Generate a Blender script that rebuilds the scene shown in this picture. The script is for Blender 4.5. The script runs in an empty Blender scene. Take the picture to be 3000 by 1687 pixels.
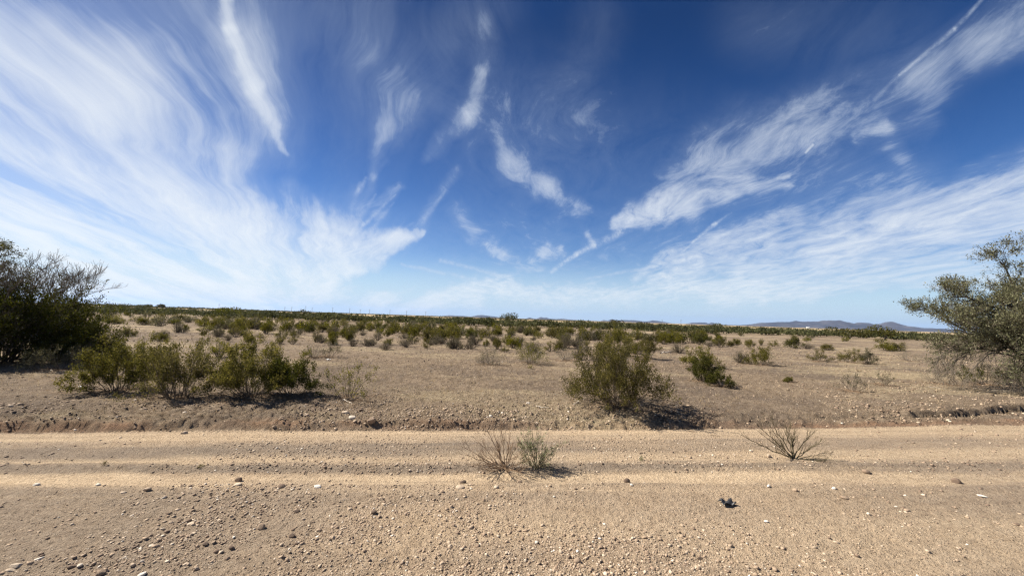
import bpy, math, random
import numpy as np
from mathutils import Matrix, Vector

R = math.radians
SC = bpy.context.scene
COL = SC.collection
rs = np.random.RandomState(7)
random.seed(7)

# ------------------------------------------------------------------ camera
FPX, W0, H0, CAMZ = 1127.0, 3000.0, 1687.0, 1.6
PITCH, ROLL = R(4.5), R(1.84)
cam_d = bpy.data.cameras.new("camera")
cam = bpy.data.objects.new("camera", cam_d)
COL.objects.link(cam)
cam_d.sensor_width = 36.0
cam_d.lens = 36.0 * FPX / W0
cam_d.clip_start, cam_d.clip_end = 0.05, 60000.0
CM = Matrix.Translation((0, 0, CAMZ)) @ Matrix.Rotation(math.pi / 2 + PITCH, 4, 'X') @ Matrix.Rotation(ROLL, 4, 'Z')
cam.matrix_world = CM
SC.camera = cam
CR = np.array(CM.to_3x3())
FWD = -CR[:, 2]


def pdir(px, py):
    """world direction seen at photograph pixel (px, py)"""
    v = CR @ np.array([(px - W0 / 2) / FPX, -(py - H0 / 2) / FPX, -1.0])
    return v


def flat(px, py, z=0.0):
    d = pdir(px, py)
    s = (z - CAMZ) / d[2]
    return d * s + np.array([0, 0, CAMZ])


# ------------------------------------------------------------------ noise
def _hash(ix, iy, seed):
    h = (ix.astype(np.int64) * 374761393 + iy.astype(np.int64) * 668265263 + seed * 974634777) & 0xFFFFFFFF
    h = ((h ^ (h >> 13)) * 1274126177) & 0xFFFFFFFF
    h = (h ^ (h >> 16)) & 0xFFFF
    return h / 65535.0


def vnoise(x, y, seed=0):
    ix, iy = np.floor(x), np.floor(y)
    fx, fy = x - ix, y - iy
    fx = fx * fx * fx * (fx * (fx * 6 - 15) + 10)
    fy = fy * fy * fy * (fy * (fy * 6 - 15) + 10)
    a, b = _hash(ix, iy, seed), _hash(ix + 1, iy, seed)
    c, d = _hash(ix, iy + 1, seed), _hash(ix + 1, iy + 1, seed)
    return (a + (b - a) * fx) * (1 - fy) + (c + (d - c) * fx) * fy - 0.5


def fbm(x, y, octv=4, seed=0, gain=0.5):
    s, a, t = 0.0, 1.0, 0.0
    for o in range(octv):
        ca, sa = math.cos(o * 1.1), math.sin(o * 1.1)
        s = s + a * vnoise((x * ca - y * sa) * 2 ** o + 17.3 * o, (x * sa + y * ca) * 2 ** o, seed + o)
        t += a
        a *= gain
    return s / t


def sstep(a, b, x):
    t = np.clip((x - a) / (b - a), 0, 1)
    return t * t * (3 - 2 * t)


# ------------------------------------------------------------------ terrain
def Qpx(py):
    p = flat(1500, py)
    return p[1] - p[0] * 0.11


def road_q(x, y):
    """distance across the dirt road; the far bank runs a little askew to the wheel tracks"""
    q1 = y - x * math.tan(R(4.6))
    q2 = y - x * math.tan(R(7.4))
    s = sstep(3.9, 5.2, (q1 + q2) / 2)
    return q1 * (1 - s) + q2 * s + (.13 * fbm(x * .28, x * 0 + 2, 2, 5) + .05 * fbm(x * .9, x * 0 + 4, 3, 6)) * (np.abs(x) < 60)


QF = Qpx(1256)          # foot of the far bank
Q_T0, Q_T1 = Qpx(1413), Qpx(1380)   # the pale wheel track
Q_R1 = Qpx(1352)        # windrow of gravel behind the wheel track
Q_G0, Q_G1 = Qpx(1338), Qpx(1292)   # greyer gravel strip
PROF_Q = np.array([0, 1.5, Q_T0 - .5, Q_T0 - .1, Q_T0, Q_T0 + .05, Q_T1 - .05, Q_T1 + .03, Q_T1 + .16, Q_R1, Q_R1 + .12, Q_G0, Q_G1, QF - .05, QF + .03,
                   QF + .14, QF + .5, QF + .95, QF + 1.5, QF + 2.6, QF + 6, 1e5])
PROF_Z = np.array([-.03, 0, .004, .008, .004, -.012, -.015, -.004, .026, .010, -.012, 0, .006, -.012, -.005,
                   .04, .09, .125, .12, .10, .09, .09])


def terrain(x, y, fine=True, r=None):
    x = np.asarray(x, float)
    y = np.asarray(y, float)
    if r is None:
        r = np.hypot(x, y)
    q = road_q(x, y)
    near = 1 - sstep(40, 90, r)
    wob = 0.16 * fbm(x * 0.55, y * 0.2, 4, 11) + 0.07 * fbm(x * 4, y * 2, 3, 12)
    farw = sstep(QF - .6, QF, q)
    z = np.interp(q + wob * farw + 0.05 * fbm(x * .5, y * .3, 3, 13) * (1 - farw), PROF_Q, PROF_Z)
    # undercut bank that the run-off has eaten into the right-hand end of the berm
    cut = sstep(3.4, 7.5, x) * (.35 + .65 * sstep(-.16, .05, fbm(x * .75, x * 0 + 8, 3, 27))) * (1 - sstep(30, 60, x))
    qc = QF + 0.12 + .085 * np.clip(x - 4, 0, 9) + 0.4 * fbm(x * .8, x * 0 + 3, 3, 21, .5)
    step = sstep(0, 0.07, q - qc)
    zc = np.where(q < qc, 0.03 + 0.05 * sstep(QF - .1, QF + .3, q), 0.0) * sstep(QF - .2, QF, q) + step * (0.20 + .2 * fbm(x * .9, x * 0 + 5, 3, 22)) * (1 - 0.45 * sstep(.3, 2.5, q - qc))
    zc = np.where(q > QF - .2, zc, z)
    z = z * (1 - cut) + np.where(q > QF - .2, zc, z) * cut
    # low reddish cut at the foot on the left side
    lc = 1 - sstep(-1.0, 1.2, x)
    qk = QF + 0.06 + 0.22 * fbm(x * 1.3, x * 0 + 9, 3, 23, .5)
    z = z + lc * (0.055 + .07 * fbm(x * 1.2, x * 0 + 7, 3, 24)) * (sstep(0, 0.06, q - qk) - sstep(0.1, 0.9, q - qk)) * near
    z = z + near * 0.06 * fbm(x * 0.22, y * 0.22, 3, 31) * sstep(QF + .5, QF + 4, q)
    z = z + 0.5 * fbm(x * 0.006, y * 0.006, 3, 37) * sstep(60, 200, r)
    if fine:
        berm = sstep(QF - .05, QF + .12, q) * (1 - sstep(QF + .55, QF + 1.3, q)) * (.55 + .9 * sstep(-.2, .25, fbm(x * .5, y * .5, 3, 47)))
        grav = sstep(Q_T1, Q_T1 + .12, q) * (1 - sstep(Q_R1 - .05, Q_R1 + .12, q)) + (1 - sstep(Q_T0 - .25, Q_T0, q)) * 0.9
        fld = sstep(QF + .6, QF + 1.6, q)
        n1 = fbm(x * 5.5, y * 5.5, 3, 41)
        n2 = np.abs(fbm(x * 13, y * 13, 3, 43, .6))
        n3 = fbm(x * 30, y * 30, 3, 45, .65)
        z = z + near * (berm * (0.06 * n1 + 0.10 * (n2 - .12)) + grav * (0.014 * n1 + 0.022 * (n2 - .12)) + fld * (0.055 * n1 + 0.07 * n2) + 0.006 * n1)
        z = z + (1 - sstep(9, 14, r)) * (0.008 + 0.012 * grav + 0.02 * berm) * n3
        # tyre ruts run along the road
        road = 1 - sstep(QF - .2, QF, q)
        z = z + road * near * (0.016 * fbm(x * 0.12, q * 7.0, 3, 51) + .012 * fbm(x * .35, q * 16.0, 2, 52))
    return z


def hz(x, y):
    return float(terrain(np.array([x]), np.array([y]))[0])


def ground(px, py):
    """point of the ground seen at photograph pixel (px, py), and its depth"""
    z = 0.05
    for _ in range(6):
        p = flat(px, py, z)
        z = hz(p[0], p[1])
    p[2] = z
    return p, float((p - np.array([0, 0, CAMZ])) @ FWD)


# ------------------------------------------------------------------ node helpers
class NT:
    def __init__(self, tree):
        self.t = tree
        tree.nodes.clear()

    def n(self, kind, **kw):
        nd = self.t.nodes.new(kind)
        for k, v in kw.items():
            setattr(nd, k, v)
        return nd

    def put(self, sock, v):
        if hasattr(v, 'is_output'):
            self.t.links.new(v, sock)
        elif v is not None:
            sock.default_value = v

    def m(self, op, a, b=None, c=None, clamp=False):
        nd = self.n('ShaderNodeMath', operation=op, use_clamp=clamp)
        for i, v in enumerate((a, b, c)):
            if v is not None:
                self.put(nd.inputs[i], v)
        return nd.outputs[0]

    def v(self, op, a, b=None, s=None):
        nd = self.n('ShaderNodeVectorMath', operation=op)
        self.put(nd.inputs[0], a)
        if b is not None:
            self.put(nd.inputs[1], b)
        if s is not None:
            self.put(nd.inputs['Scale'], s)
        return nd.outputs['Value'] if op in ('DOT_PRODUCT', 'LENGTH', 'DISTANCE') else nd.outputs[0]

    def mr(self, x, a, b, c=0.0, d=1.0, kind='LINEAR'):
        nd = self.n('ShaderNodeMapRange', interpolation_type=kind, clamp=(kind == 'LINEAR'))
        for i, v in enumerate((x, a, b, c, d)):
            self.put(nd.inputs[i], v)
        return nd.outputs[0]

    def xyz(self, x, y, z=0.0):
        nd = self.n('ShaderNodeCombineXYZ')
        for i, v in enumerate((x, y, z)):
            self.put(nd.inputs[i], v)
        return nd.outputs[0]

    def noise(self, vec, scale, detail=3, rough=.55, dist=0.0):
        nd = self.n('ShaderNodeTexNoise')
        self.put(nd.inputs['Vector'], vec)
        nd.inputs['Scale'].default_value = scale
        nd.inputs['Detail'].default_value = detail
        nd.inputs['Roughness'].default_value = rough
        nd.inputs['Distortion'].default_value = dist
        return nd

    def mix(self, f, a, b, blend='MIX'):
        nd = self.n('ShaderNodeMix', data_type='RGBA', blend_type=blend)
        self.put(nd.inputs[0], f)
        for s, v in ((nd.inputs[6], a), (nd.inputs[7], b)):
            if isinstance(v, tuple) and len(v) == 3:
                v = v + (1.0,)
            self.put(s, v)
        return nd.outputs[2]

    def ramp(self, f, stops):
        nd = self.n('ShaderNodeValToRGB')
        self.put(nd.inputs[0], f)
        e = nd.color_ramp.elements
        while len(e) < len(stops):
            e.new(0.5)
        for el, (p, c) in zip(e, stops):
            el.position, el.color = p, tuple(c) + (1.0,)
        return nd.outputs[0]

    def attr(self, name, out='Fac'):
        return self.n('ShaderNodeAttribute', attribute_name=name).outputs[out]

    def bsdf(self, color, rough=.9, spec=.15, normal=None, trans=0.0, tcol=None):
        b = self.n('ShaderNodeBsdfPrincipled')
        if isinstance(color, tuple) and len(color) == 3:
            color = color + (1.0,)
        self.put(b.inputs['Base Color'], color)
        self.put(b.inputs['Roughness'], rough)
        b.inputs['Specular IOR Level'].default_value = spec
        if normal is not None:
            self.put(b.inputs['Normal'], normal)
        out = self.n('ShaderNodeOutputMaterial')
        if trans > 0:
            t = self.n('ShaderNodeBsdfTranslucent')
            self.put(t.inputs['Color'], tcol if tcol is not None else color)
            mx = self.n('ShaderNodeMixShader')
            mx.inputs[0].default_value = trans
            self.t.links.new(b.outputs[0], mx.inputs[1])
            self.t.links.new(t.outputs[0], mx.inputs[2])
            self.t.links.new(mx.outputs[0], out.inputs[0])
        else:
            self.t.links.new(b.outputs[0], out.inputs[0])
        return b


def new_mat(name):
    m = bpy.data.materials.new(name)
    m.use_nodes = True
    return m, NT(m.node_tree)


# ------------------------------------------------------------------ materials
def ground_mat(name, is_road):
    m, n = new_mat(name)
    P = n.n('ShaderNodeTexCoord').outputs['Object']
    sand, red, grey = n.attr('sand'), n.attr('red'), n.attr('grey')
    big = n.noise(P, .35, 4, .6).outputs[0]
    mid = n.noise(P, 2.3, 5, .62).outputs[0]
    fine = n.noise(P, 34, 4, .7).outputs[0]
    grit = n.noise(P, 120, 3, .75).outputs[0]
    if is_road:
        c = n.mix(n.mr(mid, .35, .65), (.48, .362, .243), (.56, .434, .302))
        c = n.mix(n.mr(big, .42, .62), c, (.42, .33, .24))
        c = n.mix(n.m('MULTIPLY', grey, n.mr(mid, .3, .6, .6, 1.0)), c, (.295, .238, .182))
        c = n.mix(sand, c, (.67, .52, .35))
    else:
        c = n.mix(n.mr(mid, .35, .65), (.235, .182, .128), (.32, .25, .178))
        c = n.mix(n.mr(big, .45, .62), c, (.20, .158, .12))
        patch = n.noise(n.v('MULTIPLY', P, (1.0, 2.2, 1.0)), .11, 5, .65).outputs[0]
        c = n.mix(n.mr(patch, .50, .62, 0, .85), c, (.44, .36, .235))
        c = n.mix(n.mr(n.v('LENGTH', P), 105, 170, 0, .85), c, n.mix(n.mr(n.noise(P, .012, 3, .5).outputs[0], .4, .6), (.30, .24, .16), (.52, .41, .225)))
    mot = n.noise(P, 9, 5, .72).outputs[0]
    c = n.mix(n.mr(mot, .38, .56, .7 if not is_road else .32, 0), c, n.mix(1.0, c, (.52, .47, .43), 'MULTIPLY'))
    c = n.mix(n.m('MULTIPLY', red, n.mr(mid, .3, .6, .35, 1.0)), c, (.31, .19, .12))
    # grain: single dark and pale grains of the gravel
    vor = n.n('ShaderNodeTexVoronoi', feature='F1')
    n.put(vor.inputs['Vector'], P)
    vor.inputs['Scale'].default_value = 55
    cell = n.n('ShaderNodeSeparateColor')
    n.put(cell.inputs[0], vor.outputs['Color'])
    g = n.m('MULTIPLY', n.mr(vor.outputs['Distance'], .35, .2), n.mr(cell.outputs[0], .55, .62))
    g = n.m('MULTIPLY', g, n.m('SUBTRACT', 1.0, n.m('MULTIPLY', sand, .85)))
    gc = n.ramp(cell.outputs[1], [(0, (.10, .07, .05)), (.35, (.22, .16, .115)), (.7, (.42, .33, .24)), (1, (.66, .58, .47))])
    c = n.mix(n.m('MULTIPLY', g, .8), c, gc)
    c = n.mix(n.mr(fine, .3, .7, .6, 0), c, n.mix(1.0, c, (.55, .5, .46), 'MULTIPLY'))
    hgt = n.m('ADD', n.m('MULTIPLY', fine, 1.0), n.m('MULTIPLY', grit, .45))
    hgt = n.m('ADD', hgt, n.m('MULTIPLY', g, .8))
    bp = n.n('ShaderNodeBump')
    bp.inputs['Strength'].default_value = 1.0
    bp.inputs['Distance'].default_value = 0.045
    n.put(bp.inputs['Height'], hgt)
    n.bsdf(c, .95, .08, bp.outputs[0])
    return m


M_ROAD = ground_mat('road_dirt', True)
M_FIELD = ground_mat('desert_soil', False)


def stone_mat():
    m, n = new_mat('stone')
    tone = n.attr('tone')
    oi = n.n('ShaderNodeObjectInfo')
    P = n.n('ShaderNodeTexCoord').outputs['Object']
    c = n.ramp(tone, [(0, (.07, .05, .038)), (.3, (.21, .15, .108)), (.62, (.38, .285, .20)), (.85, (.52, .425, .32)), (1, (.74, .68, .59))])
    nz = n.noise(P, 60, 4, .65).outputs[0]
    c = n.mix(n.mr(nz, .35, .7, .0, .55), c, n.mix(1.0, c, (.62, .56, .5), 'MULTIPLY'))
    bp = n.n('ShaderNodeBump')
    bp.inputs['Strength'].default_value = .5
    bp.inputs['Distance'].default_value = .01
    n.put(bp.inputs['Height'], nz)
    n.bsdf(c, .85, .2, bp.outputs[0])
    return m


M_STONE = stone_mat()


def leaf_mat(name, dark, midc, lite, trans=.3, tmul=1.5):
    m, n = new_mat(name)
    tone = n.attr('tone')
    rnd = n.n('ShaderNodeObjectInfo').outputs['Random']
    c = n.ramp(tone, [(0, dark), (.55, midc), (1, lite)])
    hs = n.n('ShaderNodeHueSaturation')
    n.put(hs.inputs['Color'], c)
    n.put(hs.inputs['Hue'], n.mr(rnd, 0, 1, .485, .51))
    n.put(hs.inputs['Saturation'], n.mr(rnd, 0, 1, .85, 1.1))
    n.put(hs.inputs['Value'], n.mr(n.m('FRACT', n.m('MULTIPLY', rnd, 7.3)), 0, 1, .8, 1.15))
    tc = n.mix(1.0, hs.outputs[0], (tmul, tmul, tmul * .8), 'MULTIPLY')
    n.bsdf(hs.outputs[0], .75, .06, None, trans, tc)
    return m


M_CREO = leaf_mat('creosote_leaf', (.040, .040, .007), (.102, .094, .015), (.215, .18, .036), .36)
M_DARK = leaf_mat('dark_leaf', (.027, .030, .008), (.062, .062, .013), (.125, .112, .026), .27)
M_GREY = leaf_mat('grey_leaf', (.065, .06, .032), (.12, .108, .062), (.21, .185, .12), .25)
M_PALO = leaf_mat('palo_verde_leaf', (.075, .075, .042), (.14, .136, .08), (.27, .255, .175), .28)
M_THICK = leaf_mat('thicket_leaf', (.036, .040, .018), (.074, .076, .034), (.13, .122, .06), .22)
M_WEED = leaf_mat('weed_leaf', (.10, .115, .06), (.19, .20, .10), (.40, .40, .25), .3)
M_STRAW = leaf_mat('straw', (.26, .19, .11), (.42, .32, .19), (.62, .50, .33), .2)


def bark_mat(name, a, b):
    m, n = new_mat(name)
    P = n.n('ShaderNodeTexCoord').outputs['Object']
    nz = n.noise(n.v('MULTIPLY', P, (1, 1, .3)), 40, 3, .6).outputs[0]
    n.bsdf(n.mix(n.mr(nz, .3, .7), a, b), .9, .1)
    return m


M_STEM = bark_mat('shrub_stem', (.075, .058, .042), (.16, .13, .10))
M_GSTEM = bark_mat('grey_stem', (.15, .125, .095), (.27, .23, .18))
M_BARK = bark_mat('tree_bark', (.055, .045, .035), (.15, .125, .095))
M_DEAD = bark_mat('dead_twig', (.16, .105, .065), (.30, .21, .135))
M_SAPL = bark_mat('sapling_twig', (.075, .062, .034), (.17, .14, .085))
M_BLEACH = bark_mat('bleached_wood', (.42, .36, .29), (.66, .58, .48))


def plain_mat(name, col, rough=.7, spec=.3):
    m, n = new_mat(name)
    P = n.n('ShaderNodeTexCoord').outputs['Object']
    nz = n.noise(P, 25, 3, .6).outputs[0]
    n.bsdf(n.mix(n.mr(nz, .3, .7, 0, .35), tuple(col), tuple(c * .6 for c in col)), rough, spec)
    return m


M_BLACK = plain_mat('black_rubber', (.02, .02, .021), .5, .5)
M_WHITE = plain_mat('white_plastic', (.80, .80, .78), .5, .4)
M_POLE = plain_mat('weathered_steel', (.20, .19, .18), .7, .3)
M_ROOF = plain_mat('roof_metal', (.45, .45, .46), .5, .4)
M_PANE = plain_mat('window_glass', (.03, .035, .04), .15, .5)


def mountain_mat():
    m, n = new_mat('mountain_rock')
    P = n.n('ShaderNodeTexCoord').outputs['Object']
    a = n.noise(P, .004, 6, .65).outputs[0]
    c = n.mix(n.mr(a, .35, .65), (.032, .033, .040), (.080, .074, .076))
    n.bsdf(c, .95, .05)
    return m


M_MOUNT = mountain_mat()

# ------------------------------------------------------------------ mesh helpers


def mesh_np(name, verts, faces, mats, tone=None, mat_idx=None, smooth=False, attrs=None):
    """faces: list of integer arrays (n, k), all linked into ONE mesh"""
    faces = [f for f in faces if len(f)]
    me = bpy.data.meshes.new(name)
    nv = len(verts)
    me.vertices.add(nv)
    me.vertices.foreach_set('co', np.ascontiguousarray(verts, dtype=np.float32).ravel())
    loops = np.concatenate([f.ravel() for f in faces]).astype(np.int32)
    sizes = np.concatenate([np.full(len(f), f.shape[1]) for f in faces]).astype(np.int32)
    starts = np.concatenate([[0], np.cumsum(sizes)[:-1]]).astype(np.int32)
    me.loops.add(len(loops))
    me.loops.foreach_set('vertex_index', loops)
    me.polygons.add(len(sizes))
    me.polygons.foreach_set('loop_start', starts)
    me.polygons.foreach_set('loop_total', sizes)
    if smooth:
        me.polygons.foreach_set('use_smooth', np.ones(len(sizes), dtype=bool))
    for mm in mats:
        me.materials.append(mm)
    if mat_idx is not None:
        me.polygons.foreach_set('material_index', np.asarray(mat_idx, dtype=np.int32))
    me.update(calc_edges=True)
    if tone is not None:
        at = me.attributes.new('tone', 'FLOAT', 'FACE')
        at.data.foreach_set('value', np.asarray(tone, dtype=np.float32))
    for k, val in (attrs or {}).items():
        at = me.attributes.new(k, 'FLOAT', 'POINT')
        at.data.foreach_set('value', np.asarray(val, dtype=np.float32))
    return me


def link(name, me, parent=None, loc=None, rz=0.0, scale=None):
    o = bpy.data.objects.new(name, me)
    COL.objects.link(o)
    if parent is not None:
        o.parent = parent
    if loc is not None:
        o.location = [float(v) for v in loc]
    if rz:
        o.rotation_euler = (0, 0, rz)
    if scale is not None:
        o.scale = scale
    return o


def tag(o, label, cat, group=None, kind=None):
    o['label'], o['category'] = label, cat
    if group:
        o['group'] = group
    if kind:
        o['kind'] = kind
    return o


def setting(o, kind='structure', label=None, cat=None):
    o['kind'] = kind
    if label:
        o['label'], o['category'] = label, cat
    return o


def norm(v):
    return v / np.maximum(np.linalg.norm(v, axis=-1, keepdims=True), 1e-9)


def tubes(P, Rd, sides=4):
    """P (B,K,3) polylines, Rd (B,K) radii -> verts, quad faces"""
    B, K, _ = P.shape
    T = norm(np.gradient(P, axis=1))
    ref = np.zeros_like(T)
    ax = np.argmin(np.abs(T.mean(axis=1)), axis=1)
    ref[np.arange(B)[:, None], np.arange(K)[None, :], ax[:, None]] = 1.0
    U = norm(np.cross(T, ref))
    V = np.cross(T, U)
    ang = np.arange(sides) * 2 * math.pi / sides
    ring = P[:, :, None, :] + Rd[:, :, None, None] * (U[:, :, None, :] * np.cos(ang)[:, None] + V[:, :, None, :] * np.sin(ang)[:, None])
    idx = np.arange(B * K * sides).reshape(B, K, sides)
    a, b = idx[:, :-1, :], idx[:, 1:, :]
    q = np.stack([a, np.roll(a, -1, 2), np.roll(b, -1, 2), b], -1).reshape(-1, 4)
    return ring.reshape(-1, 3), q


class Geo:
    def __init__(self):
        self.v, self.f, self.t, self.m, self.n = [], [], [], [], 0

    def add(self, v, f, tone=0.5, mat=0):
        if len(v) == 0:
            return
        self.v.append(v)
        self.f.append(f + self.n)
        self.t.append(np.full(len(f), tone) if np.isscalar(tone) else tone)
        self.m.append(np.full(len(f), mat))
        self.n += len(v)

    def mesh(self, name, mats, smooth=False):
        k = sorted(range(len(self.f)), key=lambda i: 0)
        return mesh_np(name, np.concatenate(self.v), [self.f[i] for i in k], mats, np.concatenate([self.t[i] for i in k]), np.concatenate([self.m[i] for i in k]), smooth)


def bez(a, b, c, K):
    t = np.linspace(0, 1, K)[None, :, None]
    return (1 - t) ** 2 * a[:, None] + 2 * t * (1 - t) * b[:, None] + t * t * c[:, None]


def kids(rg, P, Rd, n, tmin, tmax, length, spread, up, K=4, rfac=.55, lvar=.5, taper=.35):
    """n side branches on every polyline"""
    B, K0, _ = P.shape
    t = rg.uniform(tmin, tmax, (B, n))
    x = t * (K0 - 1)
    i = np.minimum(x.astype(int), K0 - 2)
    f = (x - i)[..., None]
    bi = np.arange(B)[:, None]
    p0 = P[bi, i] * (1 - f) + P[bi, i + 1] * f
    tg = norm(P[bi, i + 1] - P[bi, i])
    r0 = (Rd[bi, i] * (1 - f[..., 0]) + Rd[bi, i + 1] * f[..., 0]) * rfac
    rnd = norm(rg.normal(size=(B, n, 3)))
    d = norm(tg + spread * rnd + np.array([0, 0, up]))
    L = length * rg.uniform(1 - lvar, 1 + lvar, (B, n)) * (1.15 - .5 * t)
    p0, d, r0, L = p0.reshape(-1, 3), d.reshape(-1, 3), r0.ravel(), L.ravel()
    bend = norm(rg.normal(size=d.shape)) * .28 + np.array([0, 0, up * .5])
    mid = p0 + d * L[:, None] * .5
    end = p0 + norm(d + bend) * L[:, None]
    C = bez(p0, mid, end, K)
    C[:, 1:-1] += rg.normal(size=C[:, 1:-1].shape) * (L * .035)[:, None, None]
    rr = r0[:, None] * np.linspace(1, taper, K)[None]
    return C, rr


def leaves(rg, P, n, size, jit, tmin=.25, asp=.45, svar=.4, flat_up=0.0):
    """n leaf-sized rhombs along every polyline"""
    B, K, _ = P.shape
    t = rg.uniform(tmin, 1.0, (B, n)) * (K - 1)
    i = np.minimum(t.astype(int), K - 2)
    f = (t - i)[..., None]
    bi = np.arange(B)[:, None]
    p = (P[bi, i] * (1 - f) + P[bi, i + 1] * f).reshape(-1, 3)
    tg = norm(P[bi, i + 1] - P[bi, i]).reshape(-1, 3)
    N = len(p)
    p = p + rg.normal(size=(N, 3)) * jit
    a = norm(tg * .7 + rg.normal(size=(N, 3)) * .7 + np.array([0, 0, .25]))
    r = rg.normal(size=(N, 3))
    r[:, 2] += 0
    b = norm(np.cross(a, r))
    s = (size * rg.uniform(1 - svar, 1 + svar, N))[:, None]
    v = np.stack([p, p + a * s * .5 + b * s * asp * .5, p + a * s, p + a * s * .5 - b * s * asp * .5], 1).reshape(-1, 3)
    q = np.arange(N * 4).reshape(-1, 4)
    clump = np.repeat(rg.uniform(-.22, .22, B), n)
    tone = np.clip(rg.beta(2.2, 2.4, N) + clump, 0, 1)
    return v, q, tone


def shrub_geo(seed, H, W, stems=22, kind='creo', lf=.02, dens=1.0, lean=(0, 0), thick=.008, k1=5, k2=4, ln=10, front=None, flare=.4, topflat=.45):
    """returns (stem Geo, leaf Geo) for a many-stemmed desert shrub grown from one foot"""
    rg = np.random.RandomState(seed)
    S, L = Geo(), Geo()
    az = rg.uniform(0, 2 * math.pi, stems)
    sel = .10 + .90 * rg.uniform(0, 1, stems) ** 1.05
    cel = np.sqrt(1 - sel ** 2)
    rad = rg.uniform(.68, 1.06, stems) * (1 - .1 * topflat)
    reach = W / 2 * cel * rad
    hz_ = H * sel * rad
    tip = np.stack([reach * np.cos(az) + lean[0] * hz_, reach * np.sin(az) + lean[1] * hz_, hz_], 1)
    base = np.stack([np.cos(az), np.sin(az), np.zeros(stems)], 1) * (W * .11 * rg.uniform(.1, 1, stems))[:, None]
    base[:, 2] = -.03 * H
    ctrl = base * .5 + tip * np.array([flare, flare, .42]) + rg.normal(size=(stems, 3)) * .05 * H
    P = bez(base, ctrl, tip, 7)
    P[:, 1:] += rg.normal(size=P[:, 1:].shape) * .012 * H
    Rd = thick * rg.uniform(.6, 1.2, stems)[:, None] * np.linspace(1, .28, 7)[None]
    v, f = tubes(P, Rd, 5)
    S.add(v, f)
    scale = (H + W) / 2
    c1, r1 = kids(rg, P, Rd, k1, .3, 1.0, .27 * scale, .62, .32)
    v, f = tubes(c1, r1, 3)
    S.add(v, f)
    c2, r2 = kids(rg, c1, r1, k2, .25, 1.0, .13 * scale, .7, .3)
    v, f = tubes(c2, np.maximum(r2, thick * .09), 3)
    S.add(v, f)
    # nothing may dive under the soil
    if kind in ('creo', 'dark', 'tree'):
        pk = np.clip(rg.uniform(-.3, 1.6, len(c1)), 0, 1)          # some branches are well leaved, some are thin
        keep = rg.rand(len(c2)) < dens * np.repeat(pk, k2)
        v, f, t = leaves(rg, c2[keep], ln, lf, lf * .9)
        L.add(v, f, t)
        keep = rg.rand(len(c1)) < dens * .7 * pk
        v, f, t = leaves(rg, c1[keep], max(2, ln // 2), lf, lf * 1.1, .45)
        L.add(v, f, t)
    elif kind == 'grey':
        c3, r3 = kids(rg, c2, r2, 2, .2, 1.0, .07 * scale, .6, .35)
        v, f = tubes(c3, np.maximum(r3, thick * .07), 3)
        S.add(v, f)
        keep = rg.rand(len(c3)) < dens
        v, f, t = leaves(rg, c3[keep], max(1, ln // 3), lf * .8, lf * .8)
        L.add(v, f, t)
    for g in (S, L):
        for a in g.v:
            a[:, 2] = np.maximum(a[:, 2], -.03 * H)
    return S, L


def shrub_thing(name, S, L, smat, lmat, loc, rz=0.0, part='foliage'):
    e = bpy.data.objects.new(name, None)
    e.empty_display_size = .1
    COL.objects.link(e)
    e.location = [float(c) for c in loc]
    e.rotation_euler = (0, 0, rz)
    link('stems', S.mesh('stems', [smat]), e)
    if L is not None and L.n:
        link(part, L.mesh(part, [lmat]), e)
    return e


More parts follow.
